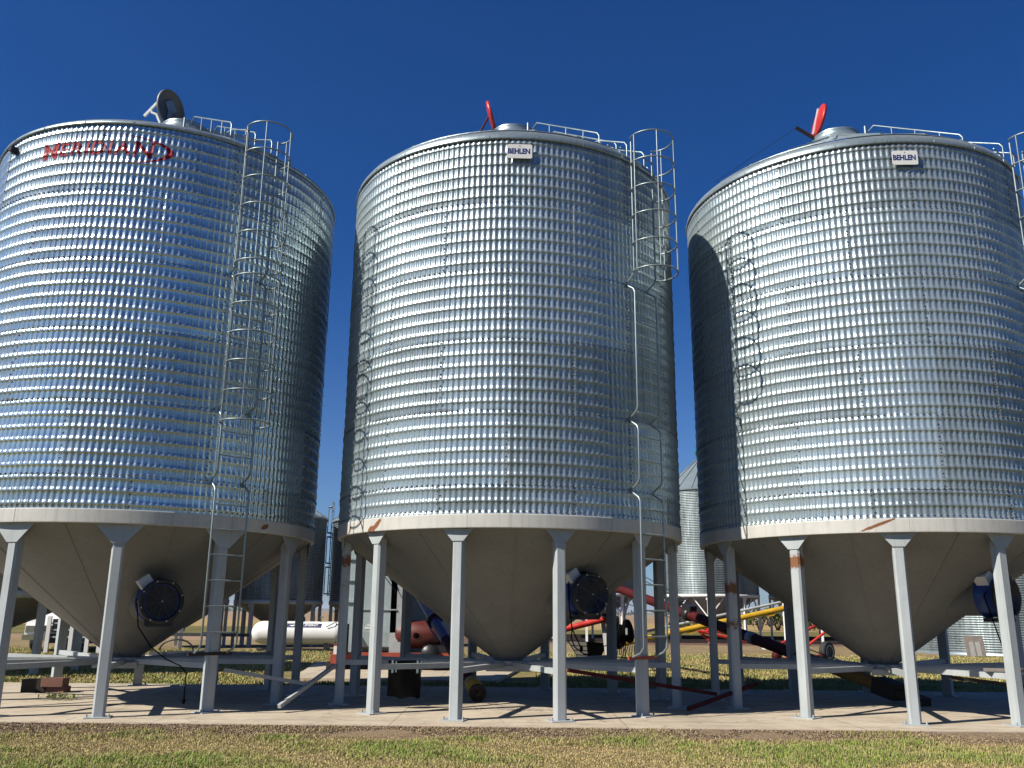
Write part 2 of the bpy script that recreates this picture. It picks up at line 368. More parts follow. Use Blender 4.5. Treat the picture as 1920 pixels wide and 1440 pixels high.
def build_wall(ze, dz, wmat):
    ncol = NF * 8; zs = []
    base = SEAMS[0] + .07 + dz - 40 * PITCH
    for k in range(60):
        b = base + k * PITCH
        zs += [b + q for q in (0, .008, .016, .024, .032, .044, .058, .072, .087, .103, .15)]
    for s in SEAMS: zs += [s + dz - .0205, s + dz - .0195]
    zs = np.array(sorted(z for z in zs if ZT + .002 < z < ze - .002)); zs = np.concatenate([[ZT], zs, [ze]])
    th = np.linspace(0, 2 * np.pi, ncol, endpoint=False)
    T, Z = np.meshgrid(th, zs); V = wall_pts(T, Z, dz).reshape(-1, 3)
    nr = len(zs); I = np.arange(nr * ncol).reshape(nr, ncol)
    F = np.stack([I[:-1], np.roll(I, -1, 1)[:-1], np.roll(I, -1, 1)[1:], I[1:]], -1).reshape(-1, 4)
    _, pid = wall_r(T, Z, dz)
    pv = (np.sin(pid * 127.1 + 3.3) * 43758.5453) % 1.0
    # bolts, same mesh, second material
    B = []
    for s in SEAMS:
        for j in range(NF): B.append((2 * np.pi * (j + .08) / NF, s + dz))
    for j in range(NF): B.append((2 * np.pi * (j + .08) / NF, ZT + .05)); B.append((2 * np.pi * (j + .08) / NF, ze - .035))
    edges = [ze] + [s + dz for s in SEAMS] + [ZT]
    for k in range(6):
        ring = 4 - k + 0
        for q in range(9):
            t0 = 2 * np.pi * (q - .5 * (ring % 2) - .03) / 9
            nb = int((edges[k] - edges[k + 1]) / .066)
            for i in range(nb): B.append((t0 + (.012 if i % 3 == 1 else -.002), edges[k + 1] + .04 + i * .066))
    B = np.array(B); P = wall_pts(B[:, 0], B[:, 1], dz, .001)
    n_ = np.stack([np.sin(B[:, 0]), -np.cos(B[:, 0]), 0 * B[:, 0]], -1); tx = np.stack([np.cos(B[:, 0]), np.sin(B[:, 0]), 0 * B[:, 0]], -1); tz = np.array([0, 0, 1.])
    vs = []; 
    for rad, h in ((.016, 0), (.0145, .007), (.007, .012)):
        for j in range(6):
            a = j * np.pi / 3; vs.append(P + n_ * h + tx * rad * np.cos(a) + tz * rad * np.sin(a))
    BV = np.stack(vs, 1).reshape(-1, 3); nb = len(B)
    fl = [(i * 6 + j, i * 6 + (j + 1) % 6, i * 6 + 6 + (j + 1) % 6, i * 6 + 6 + j) for i in range(2) for j in range(6)] + [(12, 13, 14, 15), (12, 15, 16, 17)]
    BF = (np.arange(nb)[:, None, None] * 18 + np.array(fl)[None]).reshape(-1, 4) + len(V)
    o = np_mesh('wall', np.concatenate([V, BV]), np.concatenate([F, BF]), [M[wmat], M['bolt']], True,
                np.concatenate([np.zeros(len(F)), np.ones(len(BF))]), [('panel', 'FLOAT', 'POINT', np.concatenate([pv.ravel(), np.zeros(len(BV))]))])
    return o
def standoff_path(t, dt, z0, z1, kinks, rad):
    pts = [pol(3.14, t + dt, z0 - .12), pol(rad - .08, t + dt, z0 - .05), pol(rad, t + dt, z0 + .04)]
    for k in sorted(kinks):
        pts += [pol(rad, t + dt, k - .19), pol(rad - .03, t + dt, k - .12), pol(RW + .03, t + dt, k - .02), pol(RW + .03, t + dt, k + .02), pol(rad - .03, t + dt, k + .13), pol(rad, t + dt, k + .2)]
    pts.append(pol(rad, t + dt, z1)); return pts
def rust_blob(cs):
    # cs: list of (angle deg, z, dir deg, length, width): soft elongated marks on the band
    def f(v):
        t = math.degrees(math.atan2(v.x, -v.y)); best = 0
        for a, z, d, L, w in cs:
            x = math.radians(t - a) * RW; y = v.z - z
            c, s = math.cos(R_(d)), math.sin(R_(d)); p = x * c + y * s; q = -x * s + y * c
            best = max(best, 1.3 - (abs(p) / L) ** 2 - (abs(q) / w) ** 2)
        return max(0, min(1, best))
    return f
wall_cache = {}
def tall_bin(loc, ze, dz, label, t_lad, cage, gus, lid, sign, rust, fan_z, fan_label_cord, leg_rust):
    root = thing('grain_bin', label, 'grain bin', loc, 0, 'tall galvanised hopper bins')
    if (ze, dz) not in wall_cache:
        wall = build_wall(ze, dz, 'wall_new' if dz else 'wall'); wall.parent = root; wall_cache[(ze, dz)] = wall.data
    else: wall = link('wall', wall_cache[(ze, dz)], root)
    # roof with rounded eave roll, ribs
    mb = MB(); n = 96
    RA = 11.2 if not dz else 11.14; rh = 1. if not dz else .62
    mb.lathe([(RW + .02, ze - .025), (RW + .034, ze - .02), (RW + .036, ze + .0), (RW + .02, ze + .075 * rh), (RW - .03, ze + .145 * rh), (RW - .11, ze + .195 * rh), (RW - .17, ze + .21 * rh)], 144)
    pr = [(RW - .15, ze + .235 * rh), (RW - .15, ze + .25 * rh), (.56, RA)]
    mb.lathe(pr, n, smooth=False)
    for k in range(24):
        t = 2 * math.pi * (k + .5) / 24
        mb.bar(pol(RW - .16, t, ze + .26 * rh), pol(.58, t, RA + .015), .05, .03)
        mb.bar(pol(RW + .036, t, ze - .015), pol(RW + .038, t, ze + .01), .012, .012); mb.bar(pol(RW + .038, t, ze + .01), pol(RW - .03, t, ze + .15 * rh), .012, .012)
    roof = mb.build('roof', M['galv'], root)
    mb = MB(); mb.lathe([(.64, RA - .07), (.62, RA + .01), (.52, RA + .07), (.465, RA + .24), (.48, RA + .26), (.45, RA + .26), (.45, RA)], 40); mb.build('filler_collar', M['galv'], roof)
    # lid
    lc, lu, ln, lmat, style = lid; lu = Vector(lu).normalized(); ln = Vector(ln); ln = (ln - lu * ln.dot(lu)).normalized(); lx = lu.cross(ln)
    lc = Vector(lc); mb = MB(); lr = {'L': .41, 'C': .35, 'R': .38}[style]
    mb.lathe([(.0, .045), (.2, .04), (lr - .015, .012), (lr, .0), (lr, -.05), (lr - .02, -.05), (lr - .025, -.01), (0, .0)], 40, lc, ln)
    lo = mb.build('lid', M[lmat], root); lo['label'] = {'L': 'grey lid standing open, dark underside showing', 'C': 'red lid seen edge on', 'R': 'bright red lid with a white rib'}[style]
    if style == 'L':
        mb = MB(); mb.box(lc - ln * .02 + lu * .06, (.26, .26, .012), X=(lx + lu).normalized(), Y=(lu - lx).normalized(), Z=ln); mb.box(lc - ln * .02 - lu * .22, (.12, .3, .012), X=lx, Y=lu, Z=ln); mb.build('patch_plate', M['pipe'], lo)
        mb = MB(); mb.bar((-.50, -.126, 12.12), (-.85, -.126, 11.65), .045, .05); mb.tube([(-.72, -.126, 11.84), (-.70, -.126, 11.74), (-.60, -.126, 11.70), (-.50, -.126, 11.50), (-.46, -.126, 11.38)], .028); mb.build('opener_arm', M['white'], root)
    elif style == 'C':
        mb = MB(); mb.tube([lc + ln * -.04 + lu * .12, lc + Vector((-.24, -.05, -.42))], .022); mb.tube([lc + lu * -.1 + lx * .1, lc + lu * -.45 + lx * .1], .022); mb.build('lid_prop', M['darkred'], root)
    else:
        mb = MB(); mb.bar(lc + ln * .05 - lu * .33, lc + ln * .05 + lu * .3, .035, .03); mb.build('rib', M['insulator'], lo)
        mb = MB(); mb.bar(lc - lu * .42, lc - lu * .42 + Vector((-.42, -.1, .2)), .05, .06); mb.tube([lc - lu * .3 + Vector((-.4, -.1, .1)), pol(RW - .1, R_(-70), ze + .3) ], .006, 4); mb.build('opener_arm', M['blackpaint'], root)
    mb = MB(); mb.tube([pol(.85, R_(20), RA - .25), pol(.85, R_(20), RA + .08)], .025); mb.build('roof_stub', M['galv'], roof)
    # band, cone, outlet
    mb = MB(); nb = 600
    mb.lathe([(RW - .05, ZB), (RW + .021, ZB)] + [(RW + .023, ZB + .008 + .0155 * q) for q in range(14)] + [(RW + .021, ZT), (RW - .03, ZT + .004)], nb)
    for a in (-72, -12, 48, 108, 168, 228): mb.box(pol(RW + .024, R_(a), (ZB + ZT) / 2), (.006, .006, ZT - ZB - .01), R_(a))
    mb.build('base_band', M['band'], root, rust_blob(rust))
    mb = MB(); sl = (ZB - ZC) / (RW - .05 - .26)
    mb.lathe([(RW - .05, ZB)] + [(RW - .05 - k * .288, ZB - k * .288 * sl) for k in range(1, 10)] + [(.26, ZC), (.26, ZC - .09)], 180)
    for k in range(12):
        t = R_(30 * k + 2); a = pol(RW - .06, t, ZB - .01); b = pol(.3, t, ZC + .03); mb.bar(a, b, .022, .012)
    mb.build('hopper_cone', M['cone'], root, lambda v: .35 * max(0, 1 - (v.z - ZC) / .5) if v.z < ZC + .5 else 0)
    # legs
    gw, gh = gus
    for k in range(12):
        t = R_(15 + 30 * k + (2 if dz else 0)); X = Vector((math.cos(t), math.sin(t), 0)); Yo = pol(1, t)
        mb = MB(); nz = 14
        hx, hy, b = .088, .075, .028
        prof = [(hx - b, -hy), (hx, -hy + b), (hx, hy), (-hx, hy), (-hx, -hy + b), (-hx + b, -hy)]
        c0 = pol(3.116 - hy, t)
        vs = [c0 + X * x + Yo * (-y) + Vector((0, 0, (ZB - .006) * q / nz)) for q in range(nz + 1) for x, y in prof]
        mb.add(vs, [(q * 6 + j, q * 6 + (j + 1) % 6, q * 6 + 6 + (j + 1) % 6, q * 6 + 6 + j) for q in range(nz) for j in range(6)])
        deg = (15 + 30 * k + 180) % 360 - 180
        lr = leg_rust.get(deg, [])
        lo = mb.build('leg', M['leg'], root, lambda v: max([0] + [1.1 - ((v.z - z) / w) ** 2 for z, w in lr]))
        mb = MB(); mb.prism([(-hx - .002, -gh), (hx + .002, -gh), (gw / 2, 0), (gw / 2, .004), (-gw / 2, .004), (-gw / 2, 0)], .014, pol(3.122, t, ZB - .004), X, Vector((0, 0, 1))); mb.prism([(-.0, -gh * 1.6), (.0, 0), (-.2, 0), (-.12, -gh)], .012, pol(3.05, t, ZB - .02), Yo, Vector((0, 0, 1)))
        mb.build('gusset', M['leg'], lo, lambda v: max([0] + [1.1 - ((v.z - z) / w) ** 2 for z, w in lr]))
        mb = MB(); mb.box(pol(3.05, t, .008), (.36, .34, .016), t); mb.tube([pol(3.05, t, 0) + X * .15 + Yo * .08, pol(3.05, t, .06) + X * .15 + Yo * .08], .014, 6); mb.tube([pol(3.05, t, 0) - X * .15 + Yo * .08, pol(3.05, t, .06) - X * .15 + Yo * .08], .014, 6)
        mb.build('base_plate', M['grey'], lo)
        mb = MB(); mb.bar(pol(2.968, t, .70), pol(.4, t, .665), .09, .085); mb.build('spoke', M['leg'], root)
    mb = MB(); mb.lathe([(.27, .60), (.43, .60), (.43, .725), (.27, .725), (.27, .60)], 24, smooth=False); mb.box((0, -.44, .60), (.8, .03, .1)); mb.build('hub', M['grey'], root)
    # ladder
    RL = 3.40; dt = .30 / RL; kinks = [SEAMS[1] + dz, SEAMS[3] + dz, SEAMS[4] + dz]; z0, z1 = 1.02, ze + .25
    mb = MB()
    for s in (-1, 1): mb.tube(standoff_path(t_lad, s * dt, z0, z1, kinks, RL), .017, 8)
    z = z0 + .2
    while z < z1:
        if min(abs(z - k) for k in kinks) > .1: mb.tube([pol(RL, t_lad - dt, z), pol(RL, t_lad + dt, z)], .013, 6)
        z += .4
    la = mb.build('ladder', M['pipe'], root)
    mb = MB(); mb.bar(pol(3.15, t_lad - dt - .03, z0 - .13), pol(3.15, t_lad + dt + .03, z0 - .13), .03, .05); mb.build('ladder_bracket', M['timber' if cage[0][0] == 7.32 else 'rustred'], la)
    ax = pol(RL + .2, t_lad); n_ = pol(1, t_lad); xx = Vector((math.cos(t_lad), math.sin(t_lad), 0))
    def hoop(a, z): return ax + n_ * (.40 * math.cos(a)) + xx * (.40 * math.sin(a)) + Vector((0, 0, z))
    a_end = math.pi - math.asin(.30 / .40) 
    mb = MB()
    for lo_, hi_, nh in cage:
        for i in range(nh):
            z = lo_ + (hi_ - lo_) * i / (nh - 1)
            pts = [pol(RL, t_lad - dt, z)] + [hoop(-2.1 + 4.2 * q / 22, z) for q in range(23)] + [pol(RL, t_lad + dt, z)]
            mb.tube(pts, .015, 6)
        for a in (-1.75, -.65, .65, 1.75): mb.tube([hoop(a, lo_), hoop(a, hi_)], .012, 6)
    mb.build('safety_cage', M['pipe'], la)
    # roof ladder with handrail
    mb = MB(); sl_r = (RA - ze - .25) / (RW - .15 - .56)
    def rf(r, off, h): return pol(r, t_lad) + xx * off + Vector((0, 0, ze + .25 + (RW - .15 - r) * sl_r + h))
    for off in (-.25, .25):
        mb.tube([rf(.75, off, .02), rf(.95, off, .27), rf(2.55, off, .27), rf(2.6, off, .22), rf(2.6, off, 0)], .016, 6)
        for r in (1.3, 1.75, 2.2): mb.tube([rf(r, off, 0), rf(r, off, .27)], .012, 6)
        mb.tube([rf(2.45, off, .05), rf(2.6, off, .12), rf(3.2, off, .17), rf(3.25, off, .12), rf(3.25, off, -.1)], .014, 6)
    for i in range(8): mb.tube([rf(1. + i * .3, -.25, .06), rf(1. + i * .3, .25, .06)], .012, 6)
    mb.build('roof_ladder', M['pipe'], root)
    # fan at t = 30 deg
    t = R_(30 if loc[0] > 3 else 32.5); A = pol(1, t); X = Vector((math.cos(t), math.sin(t), 0)); Z = Vector((0, 0, 1)); fz = fan_z
    fan = bpy.data.objects.new('aeration_fan', None); C.objects.link(fan); fan.parent = root; fan['label'] = 'blue aeration fan with a black round grille bolted to the hopper'
    mb = MB(); rc = .26 + (fz - ZC) / sl
    mb.lathe([(.31, rc - .55), (.31, 2.1), (.33, 2.1), (.33, 2.14)], 32, (0, 0, fz), A); mb.build('transition_duct', M['cone'], fan)
    mb = MB(); mb.lathe([(.25, 2.13), (.345, 2.13), (.345, 2.16), (.325, 2.165), (.325, 2.42), (.345, 2.425), (.345, 2.455), (.25, 2.455)], 40, (0, 0, fz), A); mb.build('fan_housing', M['blue'], fan)
    mb = MB(); mb.lathe([(.3, 2.445), (.352, 2.45), (.356, 2.50), (.345, 2.535), (.30, 2.54), (.285, 2.50), (.28, 2.38)], 40, (0, 0, fz), A)
    mb.tube([pol(2.44, t, fz + .33), pol(2.2, t, fz + .34)], .05, 10); mb.box(pol(2.32, t, fz - .37), (.4, .3, .06), t); mb.box(pol(2.45, t, fz - .33), (.45, .02, .1), t)
    mb.disc(pol(2.40, t, fz), .285, A); mb.build('inlet_ring', M['blackpaint'], fan)
    mb = MB()
    for q in range(1, 13): mb.lathe([(.022 * q, 2.545), (.022 * q + .005, 2.55)], 32, (0, 0, fz), A)
    for q in range(10):
        a = 2 * math.pi * (q + .3) / 10; d = X * math.cos(a) + Z * math.sin(a)
        mb.tube([pol(2.552, t, fz) + d * .02, pol(2.55, t, fz) + d * .31], .005, 4)
    mb.build('grille', M['grille'], fan)
    mb = MB(); mb.disc(pol(2.562, t, fz), .012, A, 12)
    for q in range(8):
        a = 2 * math.pi * (q + .4) / 8; d = X * math.cos(a) + Z * math.sin(a); mb.lathe([(.014, 0), (.01, .012), (.002, .014)], 8, pol(2.535, t, fz) + d * .325, A)
    mb.build('bolt_circle', M['insulator'], fan)['kind'] = 'stuff'
    mb = MB(); mb.box(pol(2.28, t, fz + .30) - X * .24, (.2, .22, .18), X=(X + Z * .75).normalized(), Y=A, Z=(Z - X * .75).normalized()); mb.build('junction_box', M['white'], fan)
    mb = MB(); p0 = pol(2.34, t, fz - .1) - X * .33; cord = [p0 + Z * .35 + X * .1, p0 + Z * .1 - X * .03, p0, p0 + Vector((.07, -.05, -.3)), p0 + Vector((.3, 0, -.62)), p0 + Vector((.52, .1, -.80)), p0 + Vector((.75, .12, -.9)), p0 + Vector((.85, .12, -1.0)), p0 + Vector((.85, .12, -1.42))] if fan_label_cord else [p0 + Z * .3, p0, p0 + Vector((.05, 0, -.45)), p0 + Vector((.2, .05, -.75))]
    if fan_label_cord == 2: cord = [p0 + Z * .34 + X * .16, p0 + Z * .1 - X * .04, p0 + Vector((.05, -.15, -.5)), p0 + Vector((.18, -.1, -.9))]
    mb.tube(cord, .011, 6); mb.lathe([(.0, -.05), (.02, -.05), (.03, 0), (.02, .03), (0, .04)], 10, cord[-1]); mb.build('power_cord', M['black'], fan)
    # signs
    if sign[0] == 'plate':
        ts, zs = sign[1], sign[2]; X = Vector((math.cos(ts), math.sin(ts), 0)); O = pol(RW + .055, ts, zs); w, h = .43, .265
        cr = [(w / 2 - .02, -h / 2), (w / 2, -h / 2 + .02), (w / 2, h / 2 - .02), (w / 2 - .02, h / 2), (-w / 2 + .02, h / 2), (-w / 2, h / 2 - .02), (-w / 2, -h / 2 + .02), (-w / 2 + .02, -h / 2)]
        mb = MB(); mb.prism(cr, .012, O, X, Z); sp = mb.build('sign_plate', M['plate'], root)
        mb = MB(); mb.tube([pol(RW, ts, zs + .1), pol(RW + .066, ts, zs + .1)], .008, 6); mb.build('screw', M['blackpaint'], sp)
        me = text_mesh('BEHLEN', .135, .006); xs = [v.co.x for v in me.vertices]; k = .385 / (max(xs) - min(xs)); 
        for v in me.vertices:
            x, y = v.co.x * k, v.co.y; v.co = pol(RW + .0625, ts, zs) + X * (x - .012) + Z * (y - .045)
        me.materials.append(M['blue_txt']); link('lettering', me, sp)
    else:
        zb = sign[2]
        def project(me, m, name, off):
            bm = bmesh.new(); bm.from_mesh(me)
            xs = [v.co.x for v in bm.verts]; ys = [v.co.y for v in bm.verts]
            q = min(xs)
            while q < max(xs): bmesh.ops.bisect_plane(bm, geom=bm.verts[:] + bm.edges[:] + bm.faces[:], plane_co=(q, 0, 0), plane_no=(1, 0, 0)); q += .0165
            q = min(ys)
            while q < max(ys): bmesh.ops.bisect_plane(bm, geom=bm.verts[:] + bm.edges[:] + bm.faces[:], plane_co=(0, q, 0), plane_no=(0, 1, 0)); q += .0145
            th = np.array([v.co.x / RW for v in bm.verts]); zz = np.array([v.co.y for v in bm.verts]); P = wall_pts(th, zz, dz, off)
            for v, p in zip(bm.verts, P): v.co = p
            bmesh.ops.triangulate(bm, faces=bm.faces[:])
            for f_ in bm.faces: f_.smooth = True
            out = bpy.data.meshes.new(name); bm.to_mesh(out); bm.free(); out.materials.append(m); return out
        x0, x1 = R_(-22.) * RW, R_(13.6) * RW
        chars = [('M', .29, -.03), ('E', .225, 0), ('R', .225, 0), ('I', .225, 0), ('D', .225, 0), ('I', .225, 0), ('A', .225, 0), ('N', .275, -.025)]
        ms = []; wtot = 0
        for ch, h, dy in chars:
            me = text_mesh(ch, h / .66, .005); xs = [v.co.x for v in me.vertices]; ys = [v.co.y for v in me.vertices]; w = (max(xs) - min(xs)) * 1.12; ms.append((me, min(xs), w, dy, min(ys))); wtot += w
        gap = (x1 - x0 - wtot) / 7; x = x0; tot = None; parts = []
        big = bpy.data.meshes.new('tmp'); bmj = bmesh.new()
        for me, mn, w, dy, my in ms:
            for v in me.vertices: v.co = ((v.co.x - mn) * 1.12 + x + (v.co.y - my) * .12, v.co.y - my + zb + dy, 0)
            bmj.from_mesh(me); x += w + gap
        bmj.to_mesh(big); bmj.free()
        link('lettering', project(big, M['red_txt'], 'lettering', .009), wall)
        bm = bmesh.new(); n = 90; ring = []
        for i in range(n + 1):
            a = R_(84 - (84 + 150) * i / n); w = .004 + .052 * max(0, math.cos(a * .9)) ** 3
            cx, cz, ax_, bz = R_(-5) * RW, zb + .115, R_(24.9) * RW, .30
            o_ = (cx + ax_ * math.cos(a), cz + bz * math.sin(a)); i_ = (cx + (ax_ - w * 1.9) * math.cos(a), cz + (bz - w * .55) * math.sin(a) )
            ring.append((bm.verts.new((o_[0], o_[1], 0)), bm.verts.new((i_[0], i_[1] , 0))))
        for a, b in zip(ring, ring[1:]): bm.faces.new((a[0], a[1], b[1], b[0]))
        me = bpy.data.meshes.new('tmp2'); bm.to_mesh(me); bm.free()
        link('swoosh', project(me, M['red_txt'], 'swoosh', .0095), wall)
        mb = MB(); t = R_(-36.4); mb.box(pol(RW + .07, t, 9.46), (.1, .12, .08), t); mb.box(pol(RW + .06, t, 9.41), (.06, .08, .06), t); mb.build('floodlight', M['blackpaint'], root)
    return root
LX, CX, RX = (-6.976, 16.926), (-.015, 17.094), (6.878, 17.087)
binL = tall_bin((*LX, 0), ZE + .115, .08, 'tall galvanised grain bin with red lettering around its top and a long caged ladder', R_(45.5), [(7.32, 9.9, 6), (4.55, 7.05, 6)], (.72, .29),
    ((-.34, -.1, 11.83), (.05, .02, 1), (-.92, .31, .1), 'lid_grey', 'L'), ('logo', 0, 9.075), [(60, ZB + .1, 20, .1, .05)], 1.69, 1, {})
binC = tall_bin((*CX, 0), ZE, 0., 'tall galvanised grain bin in the middle, its red lid seen edge on', R_(43.5), [(7.3, 9.86, 6)], (.50, .19),
    ((-.50, 0, 11.88), (-.27, 0, .96), (-.96, 0.1, -.27), 'red', 'C'), ('plate', R_(1.9), 9.275), [(-43, ZB + .1, 40, .18, .055), (-46, ZB + .03, 50, .1, .05), (-58, ZB + .1, 90, .1, .02)], 1.87, 0, {-75: [(2.4, .12), (2.1, .1), (1.95, .05)], -45: [(2.75, .08)]})
binR = tall_bin((*RX, 0), ZE, 0., 'tall galvanised grain bin cut by the right edge of the photo, bright red lid open', R_(41), [(7.3, 9.86, 6)], (.54, .21),
    ((-.36, 0, 11.86), (.24, 0, .97), (-.985, -.02, .2), 'red', 'R'), ('plate', R_(-2.6), 9.225), [(-20.2, ZB + .115, 20, .34, .028), (-21, ZB + .085, 20, .2, .012)], 1.90, 2, {-75: [(2.05, .09), (1.4, .03)], -45: [(2.42, .04), (2.3, .06)]})

# cross braces between neighbouring bins
def brace(name, a, b, mat, label, w=.06):
    mb = MB(); mb.bar(a, b, w, w); o = mb.build(name, M[mat]); tag(o, label, 'brace', 'brace bars between the tall bins'); return o
brace('brace_bar', (-4.644, 15.2, .62), (-3.41, 15.9, .36), 'grey', 'grey brace bar sloping down to the right from the red lettered bin')
brace('brace_bar', (-3.62, 14.85, .1), (-3.03, 16.2, .65), 'grey', 'grey brace bar rising from a leg foot to a middle bin leg')
brace('brace_bar', (.95, 15.0, .68), (3.58, 16.2, .24), 'darkred', 'long dark red brace bar sloping down right from the middle bin')
brace('brace_bar', (2.95, 15.5, .06), (4.46, 16.8, .38), 'darkred', 'dark red brace bar rising between the middle and right bins')
brace('brace_bar', (7.32, 15.5, .6), (8.5, 15.4, .47), 'timber', 'rusty brown brace bar at the far right under the right bin')

# black rubber mat on the middle bin's spokes, plank, blocks, weeds, straw
t = thing('rubber_mat', 'black rubber mat hanging from a spoke under the middle bin', 'mat', (-1.76, 15.7, .17))
mb = MB(); nx, nz = 10, 10
for s in (0, 1):
    pass
V = []
for k in range(nz + 1):
    for j in range(nx + 1):
        x = -.28 + .56 * j / nx; z = .6 * k / nz; V.append((x + .02 * (1 - k / nz) * math.sin(j), .04 * math.sin(j * .7 + k * .3), z + .02 * math.sin(j * 1.1) * (k == 0) + (.03 if j in (0, 10) and k == 0 else 0)))
Fq = [(k * (nx + 1) + j, k * (nx + 1) + j + 1, (k + 1) * (nx + 1) + j + 1, (k + 1) * (nx + 1) + j) for k in range(nz) for j in range(nx)]
mb.add(V, Fq); mb.add([(x, y + .015, z) for x, y, z in V], [f[::-1] for f in Fq]); mb.build('mat_sheet', M['black'], t)
for x in (-.2, .22):
    mb = MB(); mb.box((x, -.03, .5), (.035, .02, .2)); mb.box((x + .06, -.03, .5), (.02, .02, .18)); mb.build('clamp', M['pipe'], t)
mb = MB(); mb.box((7.72, 14.52, .775), (.55, .2, .04), R_(-12)); mb.box((7.85, 14.55, .72), (.06, .06, .07)); tag(mb.build('plank', M['board']), 'short weathered plank lying on the spokes beside the right bin', 'plank')
mb = MB(); mb.box((-9.12, 18.1, .12), (.46, .3, .24), .1, bevel=.015); tag(mb.build('timber_block', M['timber']), 'nearly black timber block on the concrete at bottom left', 'timber block', 'timber blocks on the pad')
mb = MB(); mb.box((-8.75, 18.06, .19), (.42, .28, .16), .04, bevel=.012); mb.box((-8.69, 18.1, .055), (.36, .26, .11), -.03, bevel=.01); tag(mb.build('timber_block', M['redwood']), 'reddish brown timber block next to the black one at bottom left', 'timber block', 'timber blocks on the pad')
mb = MB()
for i in range(90):
    a = rnd.uniform(0, 6.28); L = rnd.uniform(.08, .3); b = Vector((rnd.gauss(0, .14), rnd.gauss(0, .1), 0)); e = b + Vector((math.cos(a) * L, math.sin(a) * L * .7, rnd.uniform(.02, .13)))
    m_ = (b + e) / 2 + Vector((0, 0, .04)); n_ = Vector((-math.sin(a), math.cos(a), 0)) * .012
    mb.add([b, m_ - n_, e, m_ + n_], [(0, 1, 2, 3)])
o = mb.build('weed', M['weed']); o.location = (-7.95, 16.65, 0); tag(o, 'pale green weed sprawled on the concrete at bottom left', 'weed')
mb = MB()
for i in range(500):
    x = rnd.gauss(0, .42); y = rnd.gauss(0, .1); a = rnd.uniform(0, 3.14); L = rnd.uniform(.015, .05)
    mb.add([(x, y, .004), (x + math.cos(a) * L, y + math.sin(a) * L, .012), (x + math.cos(a) * L - .01 * math.sin(a), y + math.sin(a) * L + .008, .016)], [(0, 1, 2)])
o = mb.build('spilled_grain', M['board']); o.location = (.35, 15.65, 0); tag(o, None, None, None, 'stuff')
